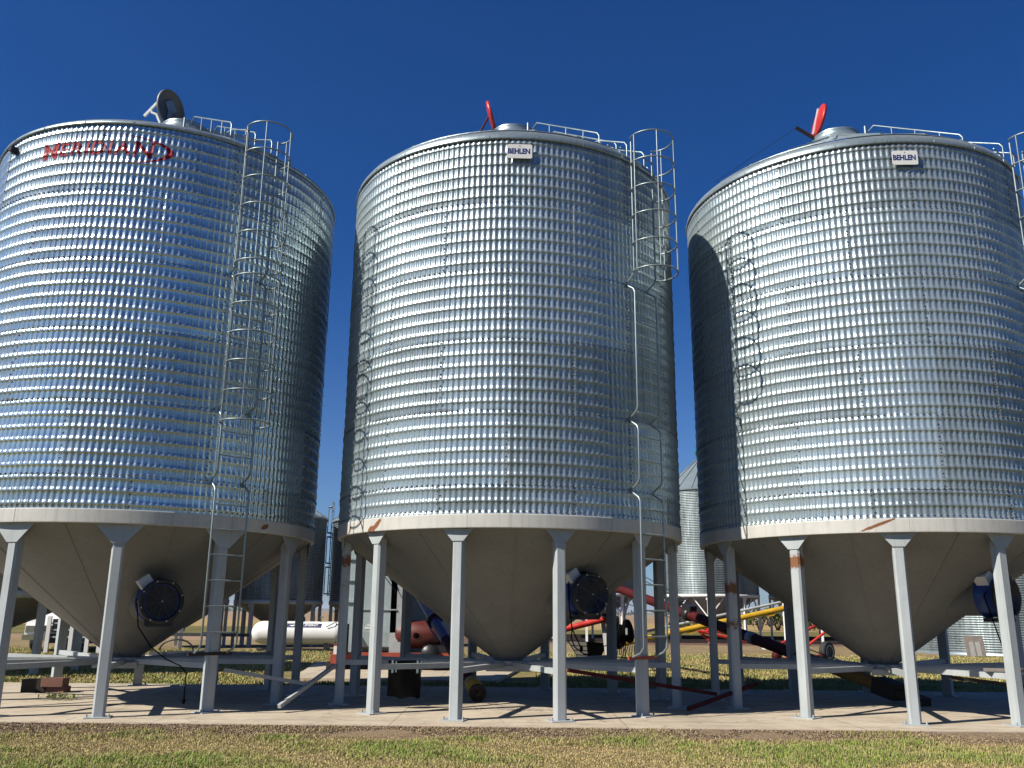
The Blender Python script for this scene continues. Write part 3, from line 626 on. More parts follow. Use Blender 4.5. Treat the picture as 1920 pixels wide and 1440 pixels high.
# junction plug hanging on the left bin's cord, white insulators by the left ladder leg
# ------------------------------------------------------------------ small background bins
def bin_wall(r, z0, z1, pitch=.105, amp=.019, n=96):
    nr = int((z1 - z0) / pitch * 5); zs = np.linspace(z0, z1, nr); th = np.linspace(0, 2 * np.pi, n, endpoint=False)
    T, Z = np.meshgrid(th, zs); rr = r + amp * np.cos(2 * np.pi * Z / pitch) + .004 * np.sin(T * 7 + np.floor(Z / .82) * 2.1)
    V = np.stack([rr * np.sin(T), -rr * np.cos(T), Z], -1).reshape(-1, 3); I = np.arange(nr * n).reshape(nr, n)
    F = np.stack([I[:-1], np.roll(I, -1, 1)[:-1], np.roll(I, -1, 1)[1:], I[1:]], -1).reshape(-1, 4)
    return V, F
def small_bin(loc, r, zb, ze, zp, label, style, rz=0, nleg=8, cap='galv', cage=None, group='smaller bins behind'):
    root = thing('hopper_bin' if style != 'flat' else 'storage_bin', label, 'grain bin', loc, rz, group)
    V, F = bin_wall(r, zb, ze); np_mesh('wall', V, F, M['galv_bin'], parent=root)
    mb = MB(); mb.lathe([(r + .08, ze - .06), (r + .09, ze + .0), (r + .02, ze + .05), (.45, zp - .25), (.42, zp - .2)], 64, smooth=False)
    nr = 20
    for k in range(nr):
        t = 2 * math.pi * k / nr; mb.bar(pol(r, t, ze + .09), pol(.45, t, zp - .2), .06, .05)
    roof = mb.build('roof', M['galv'], root)
    mb = MB(); mb.lathe([(.0, zp + .62), (.3, zp + .58), (.52, zp + .4), (.58, zp + .15), (.5, zp - .0), (.42, zp - .05), (.42, zp - .3)], 24); mb.build('roof_cap', M[cap], roof)
    if style == 'flat':
        mb = MB(); mb.lathe([(r + .03, -.02), (r + .03, .1), (r, .12)], 64); mb.build('base_ring', M['galv'], root)
        return root
    lm = M['white'] if style == 'truss' else M['grey']
    mb = MB(); mb.lathe([(r - .04, zb - .14), (r + .03, zb - .14), (r + .03, zb + .04), (r, zb + .05)], 64); mb.build('base_band', lm, root)
    ct = .75 if style != 'truss' else 1.0
    mb = MB(); mb.lathe([(r - .04, zb - .12), (.25, ct), (.25, ct - .12)], 64); mb.build('hopper_cone', M['galv'] if style == 'truss' else M['cone'], root)
    w = .16 if style != 'truss' else .14
    for k in range(nleg):
        t = 2 * math.pi * (k + .5) / nleg
        mb = MB(); mb.box(pol(r - .06, t, (zb - .1 - .07) / 2), (w, .14, zb - .1 + .07), t); mb.box(pol(r - .02, t, zb - .2), (w * 1.9, .03, .2), t); mb.build('leg', lm, root)
        if style == 'truss':
            t2 = t + 2 * math.pi / nleg; zm = zb - 1.35
            a, b = pol(r - .03, t, zm), pol(r - .03, t2, zm); tm = (t + t2) / 2; c1 = pol(r * math.cos(math.pi / nleg) + .02, tm - .06, zb - .14); c2 = pol(r * math.cos(math.pi / nleg) + .02, tm + .06, zb - .14)
            mb = MB(); mb.bar(a, c1, .06, .06); mb.bar(b, c2, .06, .06); mb.build('brace', lm, root)
    if cage:
        t, z0, z1 = cage; mb = MB(); xx = Vector((math.cos(t), math.sin(t), 0))
        for s in (-.24, .24): mb.tube([pol(r + .1, t, z0) + xx * s, pol(r + .1, t, z1) + xx * s], .025, 5)
        z = z0 + .2
        while z < z1: mb.tube([pol(r + .1, t, z) - xx * .24, pol(r + .1, t, z) + xx * .24], .018, 5); z += .4
        la = mb.build('ladder', M['pipe'], root)
        mb = MB(); z = z0 + .1
        while z < z1 - .1:
            for q in (z, z + 1.3): mb.tube([pol(r + .1, t, q) - xx * .24] + [pol(r + .12 + .2 * math.sin(a), t, q) - xx * .26 * math.cos(a) for a in [math.pi * i / 10 for i in range(11)]] + [pol(r + .1, t, q) + xx * .24], .03, 5)
            for a in (1.57,): mb.tube([pol(r + .12 + .2 * math.sin(a), t, q) - xx * .26 * math.cos(a) for q in (z, z + 1.3)], .025, 5)
            z += 1.5
        mb.build('safety_cage', M['pipe'], la)
    return root
small_bin((-11.1, 44, 0), 2.05, 2.0, 5.95, 7.2, 'small shaded hopper bin directly behind the white propane tank', 'grey')
small_bin((-15.0, 41.9, 0), 2.05, 2.0, 5.95, 7.2, 'small hopper bin mostly hidden by the cone of the red lettered bin', 'grey')
small_bin((-6.9, 45.6, 0), 2.05, 2.0, 5.95, 7.2, 'small hopper bin with a caged ladder up its left side', 'grey', cage=(R_(-88), 2.3, 7.))
small_bin((-14.3, 24.6, 0), 2.75, 1.95, 6.3, 7.8, 'beige hopper bin low at the left edge, nearer than the other small bins', 'grey', rz=R_(9), nleg=10)
small_bin((12.7, 58, 0), 3.04, 2.75, 9.2, 11.75, 'shiny ribbed hopper bin in the gap between the middle and right tall bins', 'truss', rz=R_(8), cap='green')
small_bin((5.05, 58, 0), 3.04, 2.75, 9.2, 11.75, 'ribbed hopper bin on white trussed legs, mostly behind the middle cone', 'truss', rz=R_(14), cap='green')
small_bin((19.6, 58, 0), 3.04, 2.75, 9.2, 11.75, 'ribbed hopper bin on white trussed legs, mostly behind the right cone', 'truss', rz=R_(5), cap='green')
small_bin((23.7, 44, -.07), 4.25, 0, 5.4, 7.6, 'shiny flat bottomed ribbed bin standing on the grass at far right', 'flat')
mb = MB(); mb.bar((2, 61.4, .12), (24, 61.4, .12), .25, .26); mb.bar((2, 55.3, .05), (24, 55.3, .05), .2, .2); tag(mb.build('skid_beam', M['timber']), 'long dark skid beams carrying the row of trussed hopper bins', 'skid')
t = thing('wooden_board', 'weathered board leaning against the flat bottomed bin', 'board', (20.05, 39.75, -.07)); t.rotation_euler = (R_(-12), 0, R_(3))
mb = MB(); mb.box((0, 0, .45), (.85, .05, .9)); mb.build('board_face', M['board'], t)
mb = MB(); mb.box((-.15, -.03, .33), (.2, .02, .6)); mb.box((.13, -.03, .33), (.2, .02, .6)); mb.build('pale_slat', M['concrete_grey'], t)

# ------------------------------------------------------------------ propane tank
t = thing('propane_tank', 'white propane tank with a dark blue label, lying on the grass', 'tank', (-8.86, 39, -.07), R_(-4))
mb = MB(); Lh, r = 1.57, .47; prof = [(0, -Lh - .48)] + [(r * math.sin(a), -Lh - .48 * math.cos(a)) for a in [math.pi / 2 * i / 10 for i in range(1, 11)]] + [(r * math.sin(a), Lh + .48 * math.cos(a)) for a in [math.pi / 2 * (10 - i) / 10 for i in range(0, 11)]]
mb.lathe(prof, 48, (0, 0, .74), (1, 0, 0)); body = mb.build('tank_shell', M['white'], t)
mb = MB(); n = 12; 
for i in range(n):
    a0, a1 = R_(28 + 26 * i / n), R_(28 + 26 * (i + 1) / n); rr = r + .004
    mb.add([(-.42, -rr * math.cos(a0), .74 + rr * math.sin(a0)), (1.02, -rr * math.cos(a0), .74 + rr * math.sin(a0)), (1.02, -rr * math.cos(a1), .74 + rr * math.sin(a1)), (-.48, -rr * math.cos(a1), .74 + rr * math.sin(a1))], [(0, 1, 2, 3)])
lb = mb.build('label', M['navy'], body)
me = text_mesh('OVE ENERGY', .155, .003)
for v in me.vertices:
    a = R_(37) + v.co.y / r; x = v.co.x + .42; rr = r + .009; v.co = (x, -rr * math.cos(a), .74 + rr * math.sin(a))
me.materials.append(M['white']); link('lettering', me, lb)
mb = MB(); rr = r + .009
for poly in ([(-.38, 42), (-.22, 34), (-.12, 39), (-.05, 49), (-.15, 44), (-.26, 42)],): mb.add([(x, -rr * math.cos(R_(a)), .74 + rr * math.sin(R_(a))) for x, a in poly], [tuple(range(6))])
mb.build('emblem', M['white'], lb)
mb = MB(); mb.lathe([(.2, 0), (.2, .16), (.16, .2), (0, .2)], 20, (0, 0, .2 + 1.0)); mb.tube([(.9, -.1, .2 + 1.0), (.9, -.1, 1.4), (1.0, -.1, 1.4)], .03); mb.tube([(.6, 0, .2 + 1.0), (.6, 0, 1.42)], .03); mb.tube([(1.25, -.47, 1.0), (1.5, -.45, 1.12), (1.62, -.3, 1.2), (1.65, -.35, .3)], .02); mb.build('valve', M['grille'], body)
for x in (-1.2, 1.2):
    mb = MB(); mb.box((x, 0, .16), (.12, .6, .32)); mb.build('leg', M['blackpaint'], t)
mb = MB(); mb.bar((-1.7, -.32, .05), (1.7, -.32, .05), .1, .1); mb.bar((-1.7, .32, .05), (1.7, .32, .05), .1, .1); mb.build('skid', M['blackpaint'], t)

# ------------------------------------------------------------------ grain dryer
t = thing('grain_dryer', 'grey sheet metal grain dryer on a red frame, behind the middle bin', 'grain dryer', (-4.9, 26.2, 0))
mb = MB(); mb.box((.45, .6, 2.3), (.46, 1.2, 4.6)); 
for z in (1.85, 2.45, 3.05, 3.65): mb.box((.45, -.03, z), (.48, .06, .07)); 
mb.build('side_column', M['galv_dull'], t)
mb = MB(); pr = [(-.0, .5), (.0, 1.0)]
mb.prism([(-.05, .48), (.5, .48), (.9, .62), (.95, 1.0), (.95, 1.35), (.95, 4.6), (-.05, 4.6)], 1.0, (1.22, .55, 0), (0, -1, 0), (0, 0, 1))
body = mb.build('housing', M['galv_dull'], t)
mb = MB(); mb.box((1.22, -.42, 1.62), (1.02, .03, .03)); mb.box((1.22, -.42, 3.3), (1.02, .03, .03)); mb.build('seam', M['grey'], body)
mb = MB(); mb.box((.98, -.405, 1.12), (.25, .01, .06)); mb.box((.98, -.405, 1.19), (.13, .01, .05)); mb.build('sticker', M['plate'], body)
mb = MB(); mb.bar((.0, -.45, .32), (3.4, -.45, .32), .1, .3); mb.bar((.0, 1.1, .32), (3.4, 1.1, .32), .1, .3); mb.box((0, .3, .32), (.1, 1.5, .3)); mb.build('frame', M['rustred'], t)
mb = MB(); mb.box((.12, -.5, .3), (.16, .12, .75)); mb.build('post', M['rustred'], t)
mb = MB(); mb.box((.12, -.565, .52), (.15, .01, .22)); mb.build('warning_marker', M['plate'], t)
mb = MB(); mb.box((.35, -.45, .85), (.14, .3, .75), R_(8)); mb.tube([(.3, -.5, 1.3), (.42, -.62, 1.1), (.25, -.62, .7), (.45, -.6, .45), (.2, -.5, .3)], .04); mb.build('drive_linkage', M['blackpaint'], t)
mb = MB(); mb.tube([(.28, -.62, 1.35), (.34, -.64, 1.2), (.25, -.64, .95), (.26, -.62, .55)], .05); mb.build('hose', M['red'], t)
mb = MB(); mb.lathe([(0, -.6), (.3, -.6), (.36, -.5), (.38, .4), (.34, .55), (.2, .7), (0, .72)], 32, (2.3, -.1, .95), (1, 0, 0)); bn = mb.build('burner', M['orange'], t)
mb = MB(); mb.lathe([(.08, 0), (.08, .02), (0, .02)], 20, (2.3, -.485, .93), (0, -1, 0)); mb.build('port', M['black'], bn)
mb = MB(); mb.box((2.5, .9, 2.3), (1.9, .5, 4.2)); 
for i in range(6): mb.bar((3.0 + i * .1, .62, 1.0), (3.0 + i * .1, .62, 1.5), .03, .03)
mb.build('rear_panel', M['galv_dull'], t)
mb = MB(); mb.box((1.72, -.15, 1.9), (.34, .5, 3.8)); mb.build('dark_column', M['grey'], t)
mb = MB(); mb.box((2.9, -.1, .5), (.8, .7, .35)); mb.lathe([(0, 0), (.22, 0), (.25, .08), (.22, .16), (0, .16)], 24, (2.7, -.5, .45), (0, -1, 0)); mb.tube([(3.3, -.2, .5), (3.2, -.2, .95), (2.9, -.3, .95)], .05); mb.build('engine', M['blackpaint'], t)
mb = MB(); mb.bar((1.7, .2, 2.85), (1.35, -.6, 2.55), .06, .06); mb.tube([(1.35, -.6, 2.55), (1.2, -.6, 3.5)], .012, 5); mb.tube([(1.35, -.6, 2.55), (1.7, -.5, 2.1)], .012, 5); mb.build('lever', M['blackpaint'], t)
mb = MB(); mb.box((.75, .4, .1), (1.9, 1.3, .2)); mb.box((2.6, .4, .1), (1.6, 1.3, .2)); o = mb.build('cribbing', M['timber'], t)

# ------------------------------------------------------------------ augers
def frame_of(d):
    d = Vector(d).normalized(); X = d.cross(Vector((0, 0, 1))).normalized(); return d, X, X.cross(d)
t = thing('grain_auger', 'purple and red auger with yellow intake collar on the pad', 'auger', (0, 0, 0), group='grain augers')
tip, top = Vector((-.56, 16.85, .16)), Vector((-2.2, 22, 2.0)); d, X, Z = frame_of(top - tip)
mb = MB(); mb.tube([tip + d * .3, tip + d * 2.7], .105, 20); mb.build('lower_tube', M['darkred'], t)
mb = MB(); mb.tube([tip + d * 2.6, top + d * 1.2], .115, 20); mb.build('upper_tube', M['purple'], t)
mb = MB(); mb.lathe([(.105, .50), (.135, .48), (.138, .36), (.13, .30), (.145, .29), (.145, .22), (.135, .21), (.14, .10)], 24, tip, d); mb.build('collar', M['yellow'], t)
mb = MB(); mb.lathe([(.14, .1), (.15, .05), (.155, -.04), (.14, -.04), (.13, .1)], 24, tip, d); mb.lathe([(0, .04), (.14, .04)], 24, tip, d); mb.tube([tip - d * .06, tip + d * .1], .03); mb.build('intake', M['timber'], t)
mb = MB(); mb.lathe([(.115, 3.75), (.17, 3.75), (.17, 3.85), (.115, 3.85)], 24, tip, d); mb.bar(tip + d * 3.8 - Z * .1, tip + d * 3.6 + X * .3 - Z * .5, .05, .05); mb.build('clamp', M['blackpaint'], t)
mb = MB(); mb.tube([tip + d * 2.5 - X * .2, top - X * .2 + d], .014, 5); mb.build('cable', M['blackpaint'], t)

t = thing('grain_auger', 'long dark red auger with rusty yellow lower end under the right bin', 'auger', (0, 0, 0), group='grain augers')
tip, top = Vector((7.45, 17.2, .12)), Vector((1.75, 30.5, 3.05)); d, X, Z = frame_of(top - tip)
Lm = (top - tip).length
mb = MB(); mb.tube([tip + d * 2.9, top], .125, 24); mb.build('tube', M['darkred'], t)
mb = MB(); mb.tube([tip + d * .75, tip + d * 2.95], .125, 24); mb.build('lower_tube', M['rustyellow'], t)
mb = MB(); mb.box(tip + d * .62, (.34, .55, .30), X=X, Y=d, Z=Z); mb.bar(tip + d * .4, tip - d * .25, .24, .14); mb.build('intake_guard', M['timber'], t)
mb = MB(); mb.tube([tip + d * .7 + Z * .2, tip + d * 2.9 + Z * .2], .012, 5); mb.build('control_rod', M['blackpaint'], t)
for q, w in ((7.2, .16), (4.6, .14), (11.6, .16), (9.6, .15)):
    mb = MB(); mb.lathe([(.125, q), (w, q), (w, q + .22), (.125, q + .22)], 24, tip, d); mb.build('clamp', M['blackpaint'] if q != 4.6 else M['grey'], t)
mb = MB(); mb.box(tip + d * 7.3 + Z * .12, (.2, .4, .26), X=X, Y=d, Z=Z); mb.build('winch', M['blackpaint'], t)
mb = MB()
for off in (.18, .34):
    mb.tube([tip + d * 7.4 + Z * (.2 + off * .4), tip + d * 11.6 + Z * (.5 + off), top + Z * (.45 + off)], .012, 5)
mb.tube([tip + d * 7.4 - Z * .22, top - Z * .5], .012, 5); mb.build('truss_cable', M['blackpaint'], t)
mb = MB(); mb.bar(tip + d * 11.6, tip + d * 11.6 + Z * .6, .04, .04); mb.build('cable_post', M['darkred'], t)

t = thing('grain_auger', 'yellow auger rising to the right with a black intake hopper, behind the bins', 'auger', (0, 0, 0), group='grain augers')
a, b = Vector((2.5, 28, .50)), Vector((9.3, 28.2, 1.97)); d, X, Z = frame_of(b - a)
mb = MB(); mb.tube([a, b + d * 1.2], .085, 16)
for q in (2.6, 3.1, 4.3, 5.6): mb.box(a + d * q - Z * .1, (.1, .25, .08), X=X, Y=d, Z=Z)
mb.build('tube', M['yellow'], t)
mb = MB(); mb.tube([a + d * .8 + Z * .2, b + Z * .2 + d], .04, 8); 
for q in (1.5, 3.4, 5.2): mb.bar(a + d * q, a + d * q + Z * .2, .04, .04)
mb.build('guard_pipe', M['grey'], t)
hx = Vector((2.25, 27.6, .36)); mb = MB()
vs = [hx + Vector(v) for v in ((-.5, -.35, .42), (.65, -.35, .36), (.65, .4, .36), (-.5, .4, .42), (-.18, -.18, -.12), (.4, -.18, -.12), (.4, .2, -.12), (-.18, .2, -.12))]
mb.add(vs, [(0, 1, 5, 4), (1, 2, 6, 5), (2, 3, 7, 6), (3, 0, 4, 7), (4, 5, 6, 7)]); hp = mb.build('intake_hopper', M['black'], t)
mb = MB()
for q in range(4):
    f = q / 4; p0 = vs[0].lerp(vs[4], f); p1 = vs[0].lerp(vs[1], .45).lerp(vs[4].lerp(vs[5], .45), f); p2 = vs[0].lerp(vs[4], f + .2); p3 = vs[0].lerp(vs[1], .45).lerp(vs[4].lerp(vs[5], .45), f + .2)
    mb.add([p + Vector((0, -.012, 0)) for p in (p0, p1, p3, p2)], [(0, 1, 2, 3)])
mb.build('grate', M['concrete_grey'], hp)
mb = MB(); mc = Vector((3.3, 27.2, .98)); mb.lathe([(0, -.3), (.24, -.28), (.28, -.1), (.28, .2), (.2, .3), (0, .3)], 20, mc + Vector((-.1, 0, -.05)), (.3, -.4, .75)); mb.lathe([(0, -.06), (.33, -.06), (.35, 0), (.33, .06), (0, .06)], 24, mc + Vector((.2, 0, .1)), (1, -.5, .2))
for k in range(5): mb.tube([mc + Vector((.05 * k - .1, -.2, -.2)), mc + Vector((.06 * k - .18, -.25, -.62)), mc + Vector((.1 * k - .05, -.22, -.68)), mc + Vector((.06 * k + .1, -.2, -.3))], .014, 5)
mo = mb.build('motor', M['black'], t)
mb = MB(); mb.box(mc + Vector((.1, -.42, .1)), (.05, .02, .18), .3); mb.build('motor_sticker', M['plate'], mo)

t = thing('auger_undercarriage', 'red wheeled undercarriage of tubes standing on dry grass, behind the right bin', 'undercarriage', (0, 0, 0))
mb = MB()
for p, q in (((6.2, 31, 1.2), (9.6, 31.2, .5)), ((6.3, 30.8, 1.05), (9.6, 31, .36)), ((6.2, 31, 1.2), (6.7, 30.9, .72)), ((6.7, 30.9, .72), (6.75, 31, 1.12)), ((6.4, 31, .95), (6.9, 31, 1.15)), ((9.0, 31.2, .15), (10.9, 33.2, .15)), ((8.8, 31, .5), (12.4, 33.6, 1.85)), ((10.4, 33.3, .3), (12.2, 33.4, 1.55)), ((9.2, 31.0, .12), (11.5, 34, .18))):
    mb.tube([p, q], .05, 8)
mb.build('frame', M['red'], t)
mb = MB(); mb.lathe([(0, -.1), (.13, -.1), (.15, .0), (.13, .1), (0, .1)], 20, (8.85, 30.7, .28), (.4, -1, 0)); mb.build('hub', M['darkred'], t)
mb = MB(); mb.box((8.65, 30.8, .55), (.45, .25, .14), .2, bevel=.04); mb.build('white_cover', M['white'], t)
def wheel(c, r, w, ax, parent, rim='grille', name='wheel'):
    wl = bpy.data.objects.new(name, None); C.objects.link(wl); wl.parent = parent
    mb = MB(); mb.lathe([(r * .62, -w / 2), (r * .85, -w / 2 - .01), (r * .97, -w * .38), (r, -w * .2), (r, w * .2), (r * .97, w * .38), (r * .85, w / 2 + .01), (r * .62, w / 2)], 36, c, ax); mb.build('tyre', M['tyre'], wl)
    mb = MB(); mb.lathe([(r * .63, -w * .5), (r * .56, -w * .46), (r * .5, -w * .2), (r * .2, -w * .15), (0, -w * .2)], 32, c, ax); mb.lathe([(r * .63, w * .5), (r * .5, w * .2), (0, w * .2)], 32, c, ax); mb.build('rim', M[rim], wl)
    return wl
w_ = wheel((11.72, 34.2, .3), .37, .24, (-.62, .78, 0), t)
mb = MB(); mb.lathe([(.205, -.124), (.235, -.127), (.24, -.118)], 32, (11.72, 34.2, .3), (-.62, .78, 0)); mb.build('white_wall', M['white'], w_)

t = thing('small_auger', 'small bright red auger tube on a white post, right of the middle cone', 'auger', (0, 0, 0), group='grain augers')
mb = MB(); mb.tube([(.9, 25.2, 1.0), (2.75, 25, 1.47)], .085, 14); mb.build('tube', M['red'], t)
mb = MB(); mb.bar((2.72, 25.2, .2), (2.55, 25.2, 1.35), .18, .12); mb.bar((2.62, 25.2, 1.3), (2.75, 25.2, 2.3), .1, .1); mb.build('post', M['white'], t)
mb = MB(); mb.lathe([(0, -.18), (.1, -.16), (.12, 0), (.12, .1), (.06, .16), (0, .16)], 18, (2.55, 24.9, 1.68), (-.7, -.7, .1)); mb.box((2.78, 24.95, 1.66), (.18, .16, .22)); mb.build('motor', M['white'], t)
mb = MB(); mb.lathe([(0, -.1), (.17, -.1), (.17, .1), (0, .1)], 18, (2.85, 24.95, 1.35), (1, -.3, 0)); mb.box((2.65, 24.9, 1.52), (.3, .1, .1)); mb.build('gearbox', M['timber'], t)
mb = MB(); mb.tube([(1.7, 24.9, 1.2), (1.66, 24.9, .95), (1.75, 24.9, .7), (2.0, 24.9, .52), (2.2, 24.9, .5)], .018, 5); mb.tube([(2.75, 24.9, 1.3), (2.72, 24.9, .8), (2.4, 24.9, .65), (2.1, 25, .5)], .014, 5); mb.build('power_cord', M['black'], t)

# ------------------------------------------------------------------ pickup truck
t = thing('pickup_truck', 'white pickup truck parked behind the left bins, facing the camera', 'pickup truck', (-17.85, 36.0, -.07), R_(10))
mb = MB(); pf = [(-.15, .55), (-.12, .95), (.0, 1.12), (1.15, 1.22), (1.95, 1.9), (3.1, 1.92), (3.4, 1.3), (5.3, 1.3), (5.35, .6), (4.95, .55), (4.7, .92), (4.2, .92), (3.95, .5), (1.55, .5), (1.3, .92), (.75, .92), (.5, .5)]
mb.prism(pf, 1.86, (0, 0, 0), (0, 1, 0), (0, 0, 1)); body = mb.build('body', M['white'], t)
mb = MB(); mb.add([(-.82, 1.23, 1.27), (.82, 1.23, 1.27), (.72, 1.9, 1.87), (-.72, 1.9, 1.87)], [(0, 1, 2, 3)]); mb.build('windscreen', M['glass'], body)
for s in (-1, 1):
    mb = MB(); mb.add([(s * .94, 1.5, 1.32), (s * .94, 3.2, 1.32), (s * .94, 3.05, 1.8), (s * .94, 1.98, 1.8)], [(0, 1, 2, 3)]); mb.build('side_window', M['glass'], body)
    mb = MB(); mb.box((s * .72, -.14, .86), (.36, .1, .24), bevel=.03); mb.build('headlight', M['chrome'], body)
    mb = MB(); mb.box((s * 1.05, 1.35, 1.32), (.2, .12, .24), bevel=.03); mb.bar((s * .92, 1.4, 1.25), (s * 1.02, 1.36, 1.25), .04, .04); mb.build('mirror', M['blackpaint'], body)
    for y in (1.02, 4.45): wheel((s * .82, y, .4), .4, .26, (1 if s < 0 else -1, 0, 0), t, 'chrome')
mb = MB(); mb.box((0, -.15, .86), (1.06, .06, .26)); 
mb.build('grille', M['blackpaint'], body)
mb = MB()
for k in range(3): mb.box((0, -.19, .77 + k * .085), (1.06, .03, .03))
mb.build('grille_bar', M['chrome'], body)
mb = MB(); mb.box((0, -.24, .55), (1.9, .2, .2), bevel=.04); mb.build('bumper', M['chrome'], body)
# flat trailer with white rails
t = thing('flatbed_trailer', 'black flatbed trailer with white rails, right of the pickup', 'trailer', (-16.35, 35.2, -.07), R_(4))
mb = MB(); mb.box((0, 1.2, .55), (1.9, 3.4, .35)); mb.box((0, 1.2, 1.0), (1.8, 3.2, .5)); mb.build('deck', M['blackpaint'], t)
mb = MB(); mb.bar((-.98, -.52, .6), (.98, -.52, .6), .06, .06); mb.bar((-.98, -.52, .86), (.98, -.52, .86), .05, .05); mb.bar((-.98, -.52, 1.1), (.98, -.52, 1.1), .05, .05); mb.build('rail', M['grey'], t)
for x in (-.95, -.1, .5, .95):
    mb = MB(); mb.box((x, -.56, .7), (.14, .08, 1.3)); mb.build('post', M['white'], t)
for s in (-1, 1): wheel((s * .95, 1.6, .33), .33, .22, (-s, 0, 0), t)
# pipe stand in front of the small bin
t = thing('steel_stand', 'low steel stand of dark bars and a hoop behind the left cone', 'stand', (-9.9, 30.2, -.07), 0)
mb = MB()
for x in (-1.6, -1.0, .2, .9): mb.bar((x, 0, 0), (x, 0, 1.15), .1, .08)
mb.bar((-1.8, 0, .85), (1.4, 0, .85), .06, .1); mb.bar((-1.8, 0, .25), (1.4, 0, .25), .06, .12); mb.bar((-1.6, 1, .25), (1.2, 1, .25), .06, .1)
mb.build('frame', M['grille'], t)
mb = MB(); mb.tube([(-.9 + .55 * math.cos(a), -.1, .35 + .35 * math.sin(a)) for a in [math.pi * i / 10 for i in range(11)]], .03, 6); mb.build('hoop', M['blackpaint'], t)
mb = MB(); mb.box((-1.9, -.3, .16), (1.3, .4, .08)); mb.build('foot_plate', M['white'], t)

# ------------------------------------------------------------------ trees and bushes
def bush(loc, w, h, cols, label, n, name='bush', group=None, leaf=.12):
    root = thing(name, label, 'tree' if name == 'tree' else 'bush', loc, 0, group)
    mb = MB(); stems = 5
    for k in range(stems): 
        a = 6.28 * k / stems; mb.tube([(.1 * math.cos(a), .1 * math.sin(a), -.05), (.12 * w * math.cos(a), .12 * w * math.sin(a), h * .35), (.25 * w * math.cos(a + .3), .25 * w * math.sin(a + .3), h * .7)], [.05 * h / 2, .04 * h / 2, .015], 6)
    mb.build('trunk', M['bark'], root)
    g = np.random.default_rng(int(abs(loc[0] * 31 + loc[1] * 7)) + 5)
    nc = 16; cc = np.stack([g.uniform(-.42, .42, nc) * w, g.uniform(-.35, .35, nc) * w, g.uniform(.18, .85, nc) * h], -1); cr = g.uniform(.14, .26, nc) * min(w, h)
    k = g.integers(0, nc, n); dr = g.normal(size=(n, 3)); dr /= np.linalg.norm(dr, axis=1)[:, None]
    P = cc[k] + dr * (cr[k] * g.uniform(.4, 1.1, n))[:, None]; P[:, 2] = np.maximum(P[:, 2], .03)
    U = g.normal(size=(n, 3)); U /= np.linalg.norm(U, axis=1)[:, None]; W = np.cross(U, g.normal(size=(n, 3))); W /= np.linalg.norm(W, axis=1)[:, None]
    s = leaf * g.uniform(.6, 1.4, n)[:, None]; V = np.stack([P - U * s, P - W * s * .5, P + U * s, P + W * s * .5], 1).reshape(-1, 3)
    F = np.arange(4 * n).reshape(n, 4); c0, c1 = np.array(cols[0]), np.array(cols[1]); mixk = g.uniform(0, 1, nc)[k] * .6 + g.uniform(0, .4, n)
    col = c0 + (c1 - c0) * mixk[:, None]; col = np.concatenate([col, np.ones((n, 1))], 1)
    np_mesh('crown', V, F, M['leaf'], False, None, [('col', 'FLOAT_COLOR', 'POINT', np.repeat(col, 4, 0))], root)
    return root
G1, G2, G3 = [(.035, .055, .012), (.09, .11, .02)], [(.09, .10, .015), (.20, .17, .03)], [(.03, .042, .016), (.055, .065, .025)]
specs = [(20.5, 108, 3.6, 1.9, G3), (23.2, 107, 3.2, 2.2, G3), (26.0, 106, 3.4, 2.0, G1), (28.3, 104, 3.2, 2.5, G1), (30.6, 105, 3.2, 2.7, G1), (32.8, 104, 3.0, 2.4, G2), (35.0, 103, 3.0, 2.9, G1), (37.0, 104, 3.0, 2.6, G2), (39.3, 103, 3.4, 2.3, G1), (42., 104, 3.5, 2.5, G1)]
kinds = ['dark bush at the left end of the hedge line beyond the stubble', 'dark green bush second from the left end of the far hedge line', 'green bush in the far hedge line behind the green capped bin', 'green bush in the far hedge line, just right of the green capped bin', 'taller green bush below the rising end of the yellow auger', 'yellowing bush in the far hedge line beside a trussed bin leg', 'tallest green bush in the far hedge line, beside the yellowing bush', 'bright yellow bush in the far hedge line by a grey leg', 'green bush half hidden by the right cone in the far hedge line', 'green bush at the right end of the far hedge line']
for (x, y, w, h, c), lb in zip(specs, kinds): bush((x, y, -.06), w * 1.25, h, c, lb, 1100, group='bushes in the far hedge line', leaf=.13)
for (x, y, w, h), lb in zip([(-58., 112, 6, 1.9), (-53, 113, 5, 2.2), (-64, 114, 7, 2.4)], ['grey green bush far left under the beige hopper', 'rounded grey green bush far left beside the beige bin leg', 'broad grey green bush at the far left edge']): bush((x, y, -.06), w, h, [(.05, .06, .035), (.10, .10, .06)], lb, 900, group='bushes at far left', leaf=.16)
mbx = []
g = np.random.default_rng(4); n = 5200; xs = g.uniform(-900, 1100, n); keep = np.array([noise.noise(Vector((x / 60, 2.2, 0))) > .08 for x in xs]); xs = xs[keep]; n = len(xs)
ys = 1500 + g.uniform(-40, 40, n); hs = np.array([3 + 7 * max(0, noise.noise(Vector((x / 25, 7, 0))) + .4) for x in xs]); zs = g.uniform(0, 1, n) * hs
P = np.stack([xs, ys, zs], -1); U = g.normal(size=(n, 3)); U /= np.linalg.norm(U, axis=1)[:, None]; W = np.cross(U, g.normal(size=(n, 3))); W /= np.linalg.norm(W, axis=1)[:, None]; s = 2.0
V = np.stack([P - U * s, P - W * s, P + U * s, P + W * s], 1).reshape(-1, 3); col = np.concatenate([np.array([.04, .05, .02]) * g.uniform(.6, 1.4, n)[:, None], np.ones((n, 1))], 1)
